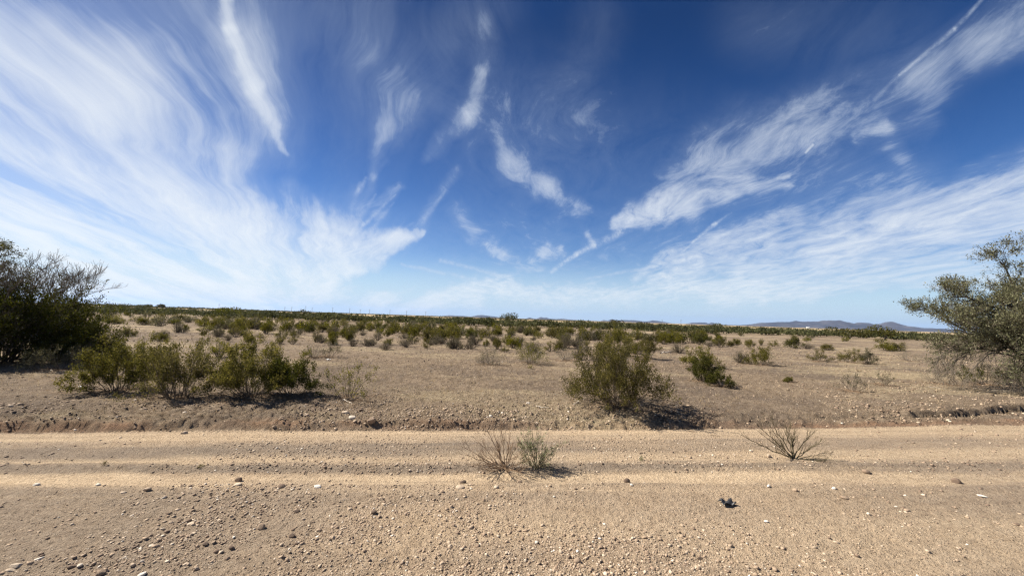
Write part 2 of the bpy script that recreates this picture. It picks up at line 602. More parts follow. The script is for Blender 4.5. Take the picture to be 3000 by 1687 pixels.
# ------------------------------------------------------------------ the ground sheet
def build_ground():
    r = [0.35, .7, 1.1, 1.4, 1.65]
    while r[-1] < 16:
        r.append(r[-1] * 1.0052)
    while r[-1] < 120:
        r.append(r[-1] * 1.018)
    while r[-1] < 14000:
        r.append(r[-1] * 1.06)
    r = np.array(r)
    dense = np.arange(-64, 64.01, .2)
    outer = np.concatenate([np.arange(-180, -64, 2.9), dense, np.arange(66.5, 180, 2.9)])
    th = np.radians(outer)
    RR, TT = np.meshgrid(r, th, indexing='ij')
    jitter = np.random.RandomState(3).uniform(-.3, .3, RR.shape) * (np.abs(TT) < R(63))
    TT = TT + jitter * R(.2) * .8
    X, Y = RR * np.sin(TT), RR * np.cos(TT)
    Z = terrain(X, Y, True, RR)
    nr, nt = X.shape
    V = np.stack([X, Y, Z], -1).reshape(-1, 3)
    q = road_q(X, Y)
    n = fbm(X * 1.6, Y * 5, 4, 61)
    n_l = fbm(X * .35, q * 3, 3, 63)
    sand = sstep(Q_T0 - .06, Q_T0 + .06, q + .2 * n + .12 * n_l) * (1 - sstep(Q_T1 - .1, Q_T1 + .08, q + .22 * n + .15 * n_l)) * (.6 + .4 * sstep(-.2, .2, fbm(X * .9, q * 2.5, 4, 64)))
    s2 = sstep(Q_R1 - .1, Q_R1 + .08, q + .15 * n) * (1 - sstep(Q_R1 + .12, Q_R1 + .35, q + .4 * n_l)) * .55
    s3 = sstep(QF - .5, QF - .3, q + .2 * n_l) * (1 - sstep(QF - .06, QF + .02, q)) * .4
    s4 = (1 - sstep(Q_T0 - .9, Q_T0 - .4, q)) * sstep(-.1, .22, n_l + .12 * np.tanh(X * .5)) * .4
    streak = fbm(X * .13, q * 8.0, 3, 65) + .6 * fbm(X * .3, q * 19.0, 3, 66)
    far_half = sstep(Q_T0 - .5, Q_T0, q) * (1 - sstep(QF - .08, QF, q))
    sand = np.clip(sand * (1 + .9 * streak) + s2 + s3 + s4 + far_half * np.clip(streak, 0, 1) * 1.1, 0, 1)
    red = sstep(QF - .03, QF + .05, q) * (1 - sstep(QF + .06, QF + .26, q + .35 * n)) * (.35 + .65 * (sstep(-.15, .15, n_l)))
    red = np.clip(red * (.35 + .65 * np.maximum(1 - sstep(-3, 1, X), sstep(2, 6, X))), 0, 1)
    grey = sstep(Q_G0 - .1, Q_G0 + .15, q + .3 * n_l) * (1 - sstep(Q_G1 - .15, Q_G1 + .1, q + .3 * n)) * (.25 + .75 * (1 - sstep(-2.5, 1.5, X + 3 * n_l)))
    grey = grey + sstep(Q_T1 - .02, Q_T1 + .08, q) * (1 - sstep(Q_R1 - .05, Q_R1 + .15, q + .2 * n)) * .7
    grey = grey + (1 - sstep(Q_T0 - .15, Q_T0, q)) * np.clip(.75 * (1 - sstep(-3.0, .3, X + 2.5 * n_l)) + .5 * sstep(1.6, 4, X + 2 * n_l), 0, 1)
    grey = np.clip(grey + far_half * np.clip(-streak, 0, 1) * 1.3, 0, 1).ravel()
    sand, red = sand.ravel(), red.ravel()
    idx = np.arange(nr * nt).reshape(nr, nt)
    a, b = idx[:-1], idx[1:]
    F = np.stack([a, b, np.roll(b, -1, 1), np.roll(a, -1, 1)], -1).reshape(-1, 4)
    c = len(V)
    V = np.vstack([V, [[0, 0, terrain(np.array([0.]), np.array([0.1]))[0]]]])
    F3 = np.stack([np.full(nt, c), idx[0], np.roll(idx[0], -1)], -1)
    sand, red, grey = np.append(sand, 0), np.append(red, 0), np.append(grey, 0)
    qf = np.append(q.ravel(), 0)[F].mean(1)
    for name, sel, mat, tri in (('dirt_road', qf < QF, M_ROAD, True), ('desert_ground', qf >= QF, M_FIELD, False)):
        f = F[sel]
        used = np.unique(np.concatenate([f.ravel(), F3.ravel()]) if tri else f)
        remap = np.zeros(len(V), dtype=np.int64)
        remap[used] = np.arange(len(used))
        fl = [remap[f]] + ([remap[F3]] if tri else [])
        me = mesh_np(name, V[used], fl, [mat], smooth=True, attrs={'sand': sand[used], 'red': red[used], 'grey': grey[used]})
        setting(link(name, me))


build_ground()

# ------------------------------------------------------------------ gravel (nobody could count it)
ICO_V = None


def ico():
    t = (1 + 5 ** .5) / 2
    v = np.array([(-1, t, 0), (1, t, 0), (-1, -t, 0), (1, -t, 0), (0, -1, t), (0, 1, t), (0, -1, -t), (0, 1, -t), (t, 0, -1), (t, 0, 1), (-t, 0, -1), (-t, 0, 1)], float)
    v /= np.linalg.norm(v[0])
    f = np.array([(0, 11, 5), (0, 5, 1), (0, 1, 7), (0, 7, 10), (0, 10, 11), (1, 5, 9), (5, 11, 4), (11, 10, 2), (10, 7, 6), (7, 1, 8),
                  (3, 9, 4), (3, 4, 2), (3, 2, 6), (3, 6, 8), (3, 8, 9), (4, 9, 5), (2, 4, 11), (6, 2, 10), (8, 6, 7), (9, 8, 1)])
    return v, f


def build_gravel(N=560000):
    rg = np.random.RandomState(11)
    r = 1.7 * (34 / 1.7) ** rg.uniform(0, 1, N)
    th = rg.uniform(R(-62), R(62), N)
    x, y = r * np.sin(th), r * np.cos(th)
    q = road_q(x, y)
    cl = fbm(x * .8, y * .8, 3, 71) + .5 * fbm(x * 3, y * 3, 2, 73)
    p = np.full(N, .45)
    p = np.where(q > QF + .9, .85, p)
    p = np.where((q > Q_T0) & (q < Q_T1), .05, p)
    p = np.where((q > Q_T1 + .02) & (q < Q_R1), .9, p)
    p = np.where((q > Q_R1) & (q < Q_G0), .25, p)
    p = np.where((q > Q_G0) & (q < Q_G1 + .1), .6 - .25 * np.tanh(x * .4), p)
    p = np.where((q > QF - .4) & (q < QF), .15, p)
    p = np.where((q > QF) & (q < QF + .9), .75, p)
    p = np.where(q < Q_T0, .55 - .3 * np.tanh(x * .6), p)
    keep = rg.rand(N) < p * np.clip(.6 + 2.6 * cl, .06, 1.6)
    x, y, r, q = x[keep], y[keep], r[keep], q[keep]
    n = len(x)
    s = .0034 * (1 - rg.uniform(0, .9999, n)) ** (-1 / 2.9)
    s = np.clip(s, .003, .0155)
    s = np.where((q > QF) & (q < QF + 1.0), s * 1.5, s) * (1 + np.clip(r - 6, 0, 30) / 11)
    ok = s > .00115 * r
    x, y, s, r = x[ok], y[ok], s[ok], r[ok]
    n = len(x)
    z = terrain(x, y, True, r)
    v0, f0 = ico()
    sc = rg.uniform(.65, 1.25, (n, 3)) * np.array([1.2, .95, .58])
    pv = v0[None] * (1 + rg.uniform(-.28, .28, (n, 12, 1))) * (sc * s[:, None])[:, None, :]
    a = rg.uniform(0, 2 * math.pi, n)
    ca, sa = np.cos(a)[:, None], np.sin(a)[:, None]
    tilt = rg.uniform(-.4, .4, n)[:, None]
    X = pv[..., 0] * ca - pv[..., 1] * sa
    Y = pv[..., 0] * sa + pv[..., 1] * ca
    Zv = pv[..., 2] + X * tilt
    P = np.stack([X + x[:, None], Y + y[:, None], Zv + (z + s * .13)[:, None]], -1)
    F = (f0[None] + (np.arange(n) * 12)[:, None, None]).reshape(-1, 3)
    tone = np.repeat(np.clip(rg.beta(3.4, 3.0, n) + .04 - .16 * (r > 6.5) * (rg.rand(n) < .7), 0, 1), 20)
    me = mesh_np('gravel', P.reshape(-1, 3), [F], [M_STONE], tone)
    setting(link('gravel', me), 'stuff', 'loose brown and tan gravel strewn over the dirt road and its bank', 'gravel')


build_gravel()


# ------------------------------------------------------------------ single stones
def stone_mesh(seed, tone, flatness=.6, n_sub=2):
    import bmesh
    rg = np.random.RandomState(seed)
    bm = bmesh.new()
    bmesh.ops.create_icosphere(bm, subdivisions=n_sub + 1, radius=1.0)
    ax = rg.normal(size=(7, 3))
    ax = norm(ax)
    off = rg.uniform(.62, .95, 7)
    for v in bm.verts:
        p = np.array(v.co)
        for a, o in zip(ax, off):          # chop facets
            d = p @ a
            if d > o:
                p = p - a * (d - o) * .88
        p = p * (1 + .07 * float(fbm(np.array([p[0] * 2 + seed]), np.array([p[1] * 2 + p[2]]), 3, seed)[0]))
        v.co = Vector((p[0] * 1.0, p[1] * .8, p[2] * flatness))
    me = bpy.data.meshes.new('stone')
    bm.to_mesh(me)
    bm.free()
    me.materials.append(M_STONE)
    at = me.attributes.new('tone', 'FLOAT', 'FACE')
    at.data.foreach_set('value', np.full(len(me.polygons), tone, dtype=np.float32))
    return me


G_ST = 'loose stones lying on the dirt road and its bank'
G_GEN_L = 'small dull stone among the coarse gravel of the left foreground'
STONES = [
    (1088, 1230, 30, .45, .8, 'big rounded brown stone on the bank, largest of the group below the sparse bush'),
    (1032, 1222, 26, .9, .6, 'rounded cream stone between the big brown stone and the long pale slab'),
    (1013, 1210, 26, .85, .45, 'long pale slab-like stone at the upper end of the bank group'),
    (1058, 1202, 18, .2, .5, 'dark flat stone above the big rounded brown stone'),
    (1110, 1213, 16, .3, .6, 'brown stone just right of and above the big rounded brown stone'),
    (946, 1231, 14, .65, .7, 'tan stone alone on the bank left of the cream stone'),
    (805, 1232, 13, .7, .7, 'small tan stone on the bank under the two-crowned green bush'),
    (540, 1210, 16, .9, .7, 'white stone on the berm beneath the wide low bush'),
    (543, 1231, 22, .8, .5, 'pale flat stone lower on the berm under the white one'),
    (1438, 1216, 14, .95, .8, 'white rounded stone on the berm above the dry weeds'),
    (1547, 1182, 14, .95, .6, 'white chip of stone on the flat left of the large olive bush'),
    (1356, 1414, 24, .15, .6, 'dark brown stone on the near lip of the pale wheel track'),
    (1348, 1428, 32, .75, .35, 'flat pale stone half sunk beside the dark brown one at the wheel track lip'),
    (1296, 1440, 17, .6, .7, 'grey-tan stone left of the half-sunk flat pale stone'),
    (1454, 1428, 18, .85, .6, 'pale stone with a dark side between the sunk slab and the dry weeds'),
    (1522, 1413, 19, .55, .7, 'brown stone on the wheel track lip below the green weed'),
    (1837, 1412, 25, .12, .8, 'near-black stone on the wheel track lip above the black scrap'),
    (1850, 1420, 12, 1.0, .6, 'white chip touching the near-black stone'),
    (1687, 1432, 12, .25, .6, 'small dark stone midway between green weed and near-black stone'),
    (1623, 1456, 9, .95, .6, 'tiny white stone below the green weed'),
    (2252, 1339, 15, .75, .9, 'pale upright stone beside the foot of the bare sapling'),
    (2200, 1322, 12, .9, .8, 'small white stone left of the bare sapling, farther than the upright one'),
    (2252, 1425, 13, 1.0, .9, 'white stone above and right of the black scrap'),
    (2330, 1438, 19, .6, .7, 'tan stone with a dark face right of the white stone by the scrap'),
    (2443, 1431, 15, .98, .6, 'white oval stone midway between black scrap and dark brown cobble'),
    (2474, 1458, 30, .55, .3, 'thin grey slab tilted on the road, right of the black scrap'),
    (2538, 1384, 27, .4, .55, 'brown cobble in the pale wheel track right of the bare sapling'),
    (2802, 1413, 29, .22, .75, 'dark brown domed cobble on the right part of the road'),
    (2873, 1431, 13, .3, .6, 'small reddish stone next to the dark brown domed cobble'),
    (2877, 1454, 28, 1.0, .3, 'long white slab lying below the dark brown domed cobble'),
    (2893, 1480, 13, .35, .6, 'brown stone under the long white slab'),
    (2980, 1537, 16, .25, .6, 'dark stone by the right border of the road below the white slab'),
    (2656, 1493, 19, .6, .5, 'low tan stone between thin grey slab and white slab, nearer the viewer'),
    (2245, 1528, 16, .97, .4, 'flat white stone in the plain gravel below the black scrap'),
    (2050, 1636, 19, .1, .5, 'dark flat clod in the foreground straight below the black scrap'),
    (2429, 1577, 11, .3, .6, 'small reddish pebble in the foreground right of the flat white stone'),
    (431, 1436, 26, .7, .55, 'large tan stone beyond the coarse gravel, left of the stacked pair'),
    (699, 1408, 24, .3, .8, 'brown stone of the stacked pair, resting on a pale slab'),
    (697, 1420, 30, .85, .35, 'pale slab under the brown stone of the stacked pair'),
    (825, 1427, 26, .3, .6, 'dark brown stone right of the stacked pair'),
    (930, 1426, 26, 1.0, .4, 'bright white flat stone between stacked pair and dry weeds'),
    (107, 1421, 19, .95, .6, 'white stone near the left border on the wheel track lip'),
    (287, 1420, 17, .95, .5, 'white stone left of the large tan stone'),
    (765, 1546, 27, .5, .85, 'big grey rounded stone alone in the left foreground gravel'),
    (856, 1573, 25, .12, .75, 'big black-brown stone right of and below the big grey one'),
    (870, 1497, 19, .15, .6, 'dark angular stone above the big black-brown one'),
    (1096, 1504, 21, .15, .6, 'dark angular stone in the middle foreground below the bright white flat stone'),
    (1691, 1645, 26, .5, .7, 'grey-green stone at the bottom middle of the foreground'),
    (558, 1533, 28, .8, .22, 'flat yellowish stone half buried left of the big grey stone'),
    (295, 1681, 31, .45, .7, 'biggest grey stone of the bottom left corner'),
    (214, 1660, 30, .25, .45, 'dark flat stone next to the biggest grey one in the bottom left corner'),
    (47, 1657, 33, .85, .4, 'long pale stone at the bottom left corner of the road'),
    (30, 1672, 28, .8, .45, 'second long pale stone just below the other at the left corner'),
    (416, 1684, 26, 1.0, .5, 'white stone at the lower border right of the biggest grey stone'),
    (678, 1604, 19, .2, .6, 'dark oval stone below and left of the big black-brown one'),
    (602, 1594, 21, .15, .5, 'dark ragged stone left of the dark oval one'),
    (443, 1600, 19, .9, .5, 'pale flat stone left of the dark ragged one'),
    (666, 1636, 19, .3, .6, None), (870, 1594, 18, .2, .6, None), (858, 1552, 14, .3, .6, None), (544, 1582, 16, .8, .6, None),
    (476, 1550, 14, .85, .7, None), (487, 1557, 14, .5, .7, None), (516, 1556, 12, .75, .7, None), (976, 1576, 15, .7, .8, None),
    (416, 1646, 14, .9, .9, None), (575, 1666, 19, .7, .7, None), (633, 1615, 19, .3, .6, None), (233, 1656, 20, .9, .5, None),
    (210, 1536, 12, .8, .6, None), (138, 1578, 16, .2, .5, None), (340, 1610, 15, .3, .6, None), (120, 1622, 15, .3, .6, None),
]
for i, (px, py, w, tone, fl, lab) in enumerate(STONES):
    p, d = ground(px, py)
    s = w / FPX * d / 2 * .86
    me = stone_mesh(100 + i, tone, fl)
    o = link('stone', me, None, (p[0], p[1], p[2] + s * fl * .35), rs.uniform(-.5, .5), (s, s, s))
    o.rotation_euler = (rs.uniform(-.2, .2), rs.uniform(-.25, .25), rs.uniform(-.4, .4))
    tag(o, lab or G_GEN_L, 'stone', G_ST if lab else 'small dull stones in the left foreground gravel')

# ------------------------------------------------------------------ near bushes, each grown at its own size


def spot(px, py, top, width):
    p, d = ground(px, py)
    return p, (py - top) / FPX * d, width / FPX * d, d


HERO = [
    # name, foot px, py, top, width, opts, stem mat, leaf mat, label, part
    ('creosote_bush', 1812, 1186, 993, 292, dict(stems=70, lf=.027, k1=6, k2=4, ln=35, thick=.0068, dens=.82, topflat=.3, flare=.5), M_STEM, M_CREO,
     'large olive creosote bush standing alone right of centre behind the road bank'),
    ('creosote_bush', 352, 1140, 990, 225, dict(stems=30, lf=.027, k1=6, k2=4, ln=42, thick=.0068, topflat=.5), M_STEM, M_CREO,
     'wide low olive bush leaning left, just right of the dark thicket tree'),
    ('creosote_bush', 432, 1100, 972, 150, dict(stems=20, lf=.027, k1=6, k2=4, ln=38, thick=.0068), M_STEM, M_CREO,
     'olive bush partly hidden behind the wide low bush and the thin-leaved one'),
    ('creosote_bush', 522, 1166, 1014, 230, dict(stems=40, lf=.026, k1=5, k2=4, ln=26, thick=.007, dens=1, topflat=.35), M_STEM, M_CREO,
     'rounded thin-leaved bush between the wide low bush and the two-crowned green bush'),
    ('creosote_bush', 735, 1163, 1000, 245, dict(stems=38, lf=.028, k1=6, k2=4, ln=41, thick=.0068, topflat=.32), M_STEM, M_CREO,
     'dense green bush with two high crowns on the left, behind the berm'),
    ('creosote_bush', 852, 1160, 1050, 170, dict(stems=24, lf=.028, k1=6, k2=4, ln=32, thick=.0055), M_STEM, M_DARK,
     'low dark bush against the right flank of the two-crowned green bush'),
    ('creosote_bush', 1016, 1168, 1050, 215, dict(stems=17, lf=.027, k1=4, k2=3, ln=19, thick=.0062, dens=.42, flare=.35, topflat=.55), M_STEM, M_CREO,
     'sparse twiggy bush with bare spreading stems right of the two-crowned green bush'),
    ('creosote_bush', 592, 1090, 965, 95, dict(stems=10, lf=.027, k1=5, k2=3, ln=22, thick=.0062, dens=.6), M_STEM, M_CREO,
     'tall thin open bush rising behind the rounded thin-leaved bush'),
    ('creosote_bush', 175, 1085, 1012, 170, dict(stems=28, lf=.027, k1=5, k2=4, ln=18, thick=.0068, dens=.55), M_STEM, M_GREY,
     'brownish half-dead bush in front of the dark thicket tree'),
    ('desert_bush', 205, 1058, 975, 250, dict(stems=34, lf=.04, k1=6, k2=4, ln=38, thick=.014), M_STEM, M_DARK,
     'low dark green bush at the foot of the dark thicket tree'),
    ('creosote_bush', 2055, 1117, 1040, 88, dict(stems=22, lf=.027, k1=6, k2=4, ln=38, thick=.0055, topflat=.3), M_STEM, M_DARK,
     'upright dark green bush, taller of the close pair right of the large bush'),
    ('creosote_bush', 2112, 1133, 1072, 80, dict(stems=15, lf=.026, k1=5, k2=4, ln=26, thick=.0055, topflat=.25), M_STEM, M_DARK,
     'smaller nearer dark green bush of the close pair right of the large bush'),
    ('creosote_bush', 2048, 1076, 1010, 100, dict(stems=22, lf=.036, k1=5, k2=4, ln=22, thick=.0055), M_STEM, M_CREO,
     'paler loose bush standing behind the upright dark green bush'),
    ('burro_bush', 1436, 1068, 1008, 88, dict(kind='grey', stems=34, lf=.027, k1=5, k2=3, ln=11, thick=.0062, dens=.5, topflat=.3), M_GSTEM, M_GREY,
     'grey broom-like bush alone on the flat, left of the olive fan-shaped one'),
    ('burro_bush', 1555, 1063, 1003, 110, dict(kind='grey', stems=40, lf=.034, k1=5, k2=3, ln=12, thick=.0062, dens=.7, topflat=.35), M_GSTEM, M_CREO,
     'olive fan-shaped bush on the flat between grey broom-like bush and large olive bush'),
    ('burro_bush', 1657, 1056, 1014, 62, dict(kind='grey', stems=22, lf=.027, k1=4, k2=3, ln=8, thick=.0062, dens=.5), M_GSTEM, M_GREY,
     'low grey twiggy bush touching the left side of the large olive bush'),
    ('burro_bush', 918, 1048, 1003, 58, dict(kind='grey', stems=26, lf=.027, k1=4, k2=3, ln=8, thick=.0055, dens=.4, topflat=.3), M_GSTEM, M_GREY,
     'grey bare-twigged bush left of the white litter'),
    ('creosote_bush', 965, 1047, 994, 62, dict(stems=10, lf=.027, k1=5, k2=3, ln=19, thick=.0055, lean=(.35, 0), dens=.7), M_STEM, M_GREY,
     'slanting grey-green bush whose foot holds the white litter'),
    ('creosote_bush', 2229, 1068, 1017, 98, dict(stems=22, lf=.032, k1=5, k2=4, ln=22, thick=.0062, topflat=.3), M_STEM, M_CREO,
     'rounded olive bush with a bare clear foot on the right flat'),
    ('creosote_bush', 2497, 1147, 1074, 84, dict(stems=12, lf=.022, k1=4, k2=3, ln=19, thick=.0055, dens=.6, flare=.35), M_STEM, M_GREY,
     'sparse vase-shaped shrub on the right flat, nearest one before the big right tree'),
    ('creosote_bush', 2587, 1128, 1076, 76, dict(stems=10, lf=.022, k1=4, k2=3, ln=12, thick=.007, dens=.4, flare=.3, topflat=.6), M_STEM, M_GREY,
     'nearly leafless spreading shrub between the vase-shaped shrub and the big right tree'),
    ('creosote_bush', 2491, 1063, 1018, 62, dict(stems=18, lf=.027, k1=5, k2=4, ln=22, thick=.0062), M_STEM, M_CREO,
     'left bush of the touching brown-green pair before the right mountains'),
    ('creosote_bush', 2541, 1066, 1026, 56, dict(stems=18, lf=.027, k1=5, k2=4, ln=19, thick=.0062), M_STEM, M_GREY,
     'right bush of the touching brown-green pair before the right mountains'),
    ('creosote_bush', 2392, 1059, 1022, 62, dict(stems=15, lf=.027, k1=5, k2=3, ln=19, thick=.0062, topflat=.3), M_STEM, M_CREO,
     'open brown-green shrub left of the touching pair on the right flat'),
    ('creosote_bush', 2310, 1120, 1102, 24, dict(stems=14, lf=.018, k1=4, k2=3, ln=18, thick=.005), M_STEM, M_CREO,
     'tiny tuft of a bush alone on the right flat, left of the vase-shaped shrub'),
    ('creosote_bush', 1893, 1050, 985, 78, dict(stems=16, lf=.036, k1=5, k2=4, ln=25, thick=.0068, topflat=.25), M_STEM, M_CREO,
     'upright olive bush behind the right shoulder of the large olive bush'),
    ('creosote_bush', 1800, 1042, 957, 100, dict(stems=20, lf=.04, k1=5, k2=4, ln=26, thick=.0068, topflat=.5), M_STEM, M_CREO,
     'tall pointed olive bush showing above the top of the large olive bush'),
    ('burro_bush', 2668, 1058, 1030, 66, dict(kind='grey', stems=24, lf=.027, k1=4, k2=3, ln=8, thick=.0055, dens=.4), M_GSTEM, M_GREY,
     'dry brown low bush left of the hanging twigs of the big right tree'),
    ('creosote_bush', 2890, 1126, 1070, 150, dict(stems=20, lf=.026, k1=5, k2=4, ln=22, thick=.0062), M_STEM, M_DARK,
     'low dark shrub in the shade beneath the big right tree'),
    ('burro_bush', 2770, 1125, 1060, 110, dict(kind='grey', stems=22, lf=.026, k1=5, k2=3, ln=5, thick=.0055, dens=.3), M_GSTEM, M_GREY,
     'tangle of grey bare stems under the left edge of the big right tree'),
]
for i, (nm, px, py, top, wd, op, sm, lm, lab) in enumerate(HERO):
    p, H, Wd, d = spot(px, py, top, wd)
    S, L = shrub_geo(300 + i, H, Wd, **op)
    o = shrub_thing(nm, S, L, sm, lm, p)
    tag(o, lab, 'bush', 'bushes on the desert flat behind the road')

# ------------------------------------------------------------------ smaller shrubs of the flat: a few templates, copied
TPL = {}


def template(key, seed, n, smat, lmat, **op):
    lst = []
    for k in range(n):
        S, L = shrub_geo(seed + k, 1.0, 1.15, **op)
        lst.append((S.mesh('stems', [smat]), L.mesh('foliage', [lmat])))
    TPL[key] = lst


template('c', 500, 5, M_STEM, M_CREO, stems=26, lf=.06, k1=5, k2=4, ln=10, thick=.014, topflat=.35)
template('d', 520, 3, M_STEM, M_DARK, stems=20, lf=.07, k1=5, k2=4, ln=9, thick=.014, topflat=.35)
template('g', 540, 4, M_STEM, M_GREY, kind='grey', stems=40, lf=.06, k1=5, k2=3, ln=5, thick=.016, dens=.7, topflat=.35)
template('s', 560, 3, M_STEM, M_CREO, stems=20, lf=.055, k1=5, k2=4, ln=7, thick=.016, dens=.8, topflat=.45)
NAMES = {'c': 'creosote_bush', 'd': 'creosote_bush', 'g': 'burro_bush', 's': 'creosote_bush'}
KINDW = {'c': 'olive', 'd': 'dark green', 'g': 'grey twiggy', 's': 'sparse brownish'}


def put_shrub(kind, loc, H, Wd, label, group):
    st, fo = TPL[kind][rs.randint(len(TPL[kind]))]
    e = bpy.data.objects.new(NAMES[kind], None)
    e.empty_display_size = .1
    COL.objects.link(e)
    e.location = [float(v) for v in loc]
    e.rotation_euler = (0, 0, rs.uniform(0, 6.28))
    e.scale = (Wd * 1.05 / 1.15, Wd * 1.05 / 1.15, H * 1.18)
    link('stems', st, e)
    link('foliage', fo, e)
    tag(e, label, 'bush', group)
    return e


MID = [
    ('g', 1130, 1024, 1000, 36, 'small round grey shrub alone on open soil behind the sparse twiggy bush'),
    ('g', 1076, 1014, 992, 36, 'small grey shrub left of and behind the round one on open soil'),
    ('s', 927, 1002, 971, 30, 'upright grey-green shrub directly behind the grey bare-twigged bush'),
    ('s', 857, 1008, 986, 26, 'leaning brown shrub behind the right crown of the two-crowned bush'),
    ('s', 818, 1009, 984, 40, 'dark spreading shrub showing behind the two-crowned bush'),
    ('g', 763, 991, 976, 22, 'tiny grey shrub between two larger ones behind the two-crowned bush'),
    ('s', 720, 987, 967, 32, 'grey-brown shrub behind the left crown of the two-crowned bush'),
    ('c', 686, 978, 962, 30, None), ('s', 646, 983, 966, 26, None), ('c', 668, 964, 949, 28, None), ('c', 780, 978, 945, 38, 'largest olive shrub of the row far behind the two-crowned bush'),
    ('c', 842, 972, 946, 36, None), ('c', 888, 968, 948, 26, None), ('s', 861, 989, 972, 36, None), ('c', 942, 972, 949, 32, None), ('g', 972, 978, 960, 36, None),
    ('c', 1004, 990, 964, 28, 'tilted olive shrub with a long shadow behind the slanting grey-green bush'), ('c', 1020, 981, 962, 40, None), ('g', 1063, 983, 970, 24, None),
    ('c', 1054, 968, 944, 30, None), ('d', 1116, 967, 943, 34, None), ('g', 1110, 975, 957, 30, None), ('g', 1183, 991, 978, 42, 'low flat grey shrub beyond the small round grey one'),
    ('s', 1228, 987, 970, 26, None), ('s', 1274, 983, 961, 30, None), ('c', 1195, 981, 957, 32, None), ('c', 1226, 970, 948, 40, None), ('c', 1165, 970, 954, 24, None),
    ('g', 1263, 1010, 993, 28, 'small grey shrub left of the low grey row, on bare soil'), ('g', 1293, 1006, 989, 26, None), ('c', 1082, 968, 949, 24, None),
    ('s', 1614, 1030, 1002, 42, 'olive-grey shrub directly behind the olive fan-shaped bush'), ('s', 1480, 1031, 1014, 24, 'small crooked twig shrub between grey broom-like and fan-shaped bushes'),
    ('s', 1483, 1006, 982, 24, None), ('d', 1649, 1009, 968, 38, 'dark upright shrub behind the low grey twiggy bush'), ('c', 1622, 990, 960, 48, 'broad olive shrub at the middle of the flat behind the dark upright one'),
    ('c', 1660, 981, 960, 40, None), ('s', 1713, 997, 974, 40, 'brownish rounded shrub left of the tall pointed olive bush'), ('c', 1750, 995, 981, 26, None),
    ('d', 1381, 993, 966, 42, 'dark olive shrub near the centre, right of the twin wide shrub'), ('c', 1326, 991, 956, 50, 'wide tall olive shrub near the centre, tallest in its row'),
    ('s', 1337, 1001, 985, 22, None), ('c', 1457, 984, 962, 28, None), ('s', 1430, 990, 970, 26, None), ('s', 1275, 982, 964, 26, None), ('g', 1293, 1007, 991, 24, None),
    ('g', 1375, 1022, 1002, 44, 'low mauve-grey twiggy shrub behind and left of the grey broom-like bush'), ('s', 1325, 1021, 1008, 18, None), ('s', 1350, 1023, 1009, 18, None),
    ('g', 1524, 1003, 984, 26, None), ('s', 1445, 997, 984, 18, None), ('s', 1407, 1000, 986, 16, None), ('s', 1497, 984, 965, 22, None), ('d', 1556, 984, 967, 44, None),
    ('g', 1990, 1033, 1006, 48, 'pale grey bush left of the paler loose bush on the right flat'), ('c', 1973, 1006, 974, 48, 'large olive shrub in the row right of the tall pointed bush'),
    ('c', 1946, 1008, 976, 36, None), ('c', 2596, 1028, 1003, 44, 'left dark bush of the far close pair under the right mountains'), ('c', 2632, 1027, 1005, 42, 'right dark bush of the far close pair under the right mountains'),
    ('c', 2424, 1024, 1005, 34, 'dome-shaped olive shrub right of the dark pair of bushes on the right flat'), ('d', 2325, 1020, 988, 44, 'dark bush with pale twigs at its right, before the far green thicket'),
    ('g', 2365, 1018, 1004, 40, 'pale straw-grey shrub touching the dark bush before the thicket'), ('s', 2267, 1016, 999, 28, None), ('s', 2229, 1012, 993, 22, None),
    ('c', 2197, 1015, 995, 26, None), ('c', 2156, 1013, 993, 26, None), ('c', 2139, 1015, 996, 22, None), ('c', 2107, 1012, 984, 38, 'olive shrub directly above the small dark bush of the close pair'),
    ('c', 2031, 992, 976, 32, None), ('c', 2056, 993, 977, 32, None), ('g', 2080, 1014, 1000, 30, None), ('g', 2172, 1062, 1030, 50, 'loose grey shrub on the left of the rounded olive bush with a clear trunk'),
    ('g', 1698, 1053, 1012, 46, 'pale grey-brown shrub half behind the left edge of the large olive bush'), ('s', 640, 1046, 1000, 60, 'thin brown shrub behind the left of the two-crowned bush'),
    ('g', 480, 985, 966, 34, None), ('c', 420, 952, 930, 36, None), ('c', 330, 948, 930, 50, None), ('c', 512, 951, 936, 36, None), ('c', 375, 985, 960, 40, None), ('g', 535, 975, 960, 34, None),
    ('s', 600, 972, 955, 44, 'pair-like brown shrub on the bare strip right of the dark thicket tree'), ('c', 470, 1000, 978, 40, None),
]


def zone(px):
    if px < 620:
        return 'beyond the left foreground bushes'
    if px < 1250:
        return 'between the two-crowned bush and the far thicket'
    if px < 1800:
        return 'behind the middle of the flat, before the thicket'
    return 'on the right flat, before the thicket'


for kind, px, py, top, wd, lab in MID:
    p, H, Wd, d = spot(px, py, top, wd)
    put_shrub(kind, p, H, Wd, lab or 'small %s shrub %s' % (KINDW[kind], zone(px)), 'shrubs scattered over the flat' if lab else 'small %s shrubs %s' % (KINDW[kind], zone(px)))


for k in range(90):
    px = rs.uniform(520, 2140)
    hor = 932 + (px - 1500) * .0322
    py = hor + rs.uniform(38, 62 if rs.rand() < .6 else 88)
    p, d = ground(px, py)
    kind = rs.choice(['c', 'c', 's', 'g', 'd'])
    H = rs.uniform(.42, .8)
    put_shrub(kind, p, H, H * rs.uniform(.85, 1.3), 'small %s shrub %s' % (KINDW[kind], zone(px)), 'small %s shrubs %s' % (KINDW[kind], zone(px)))


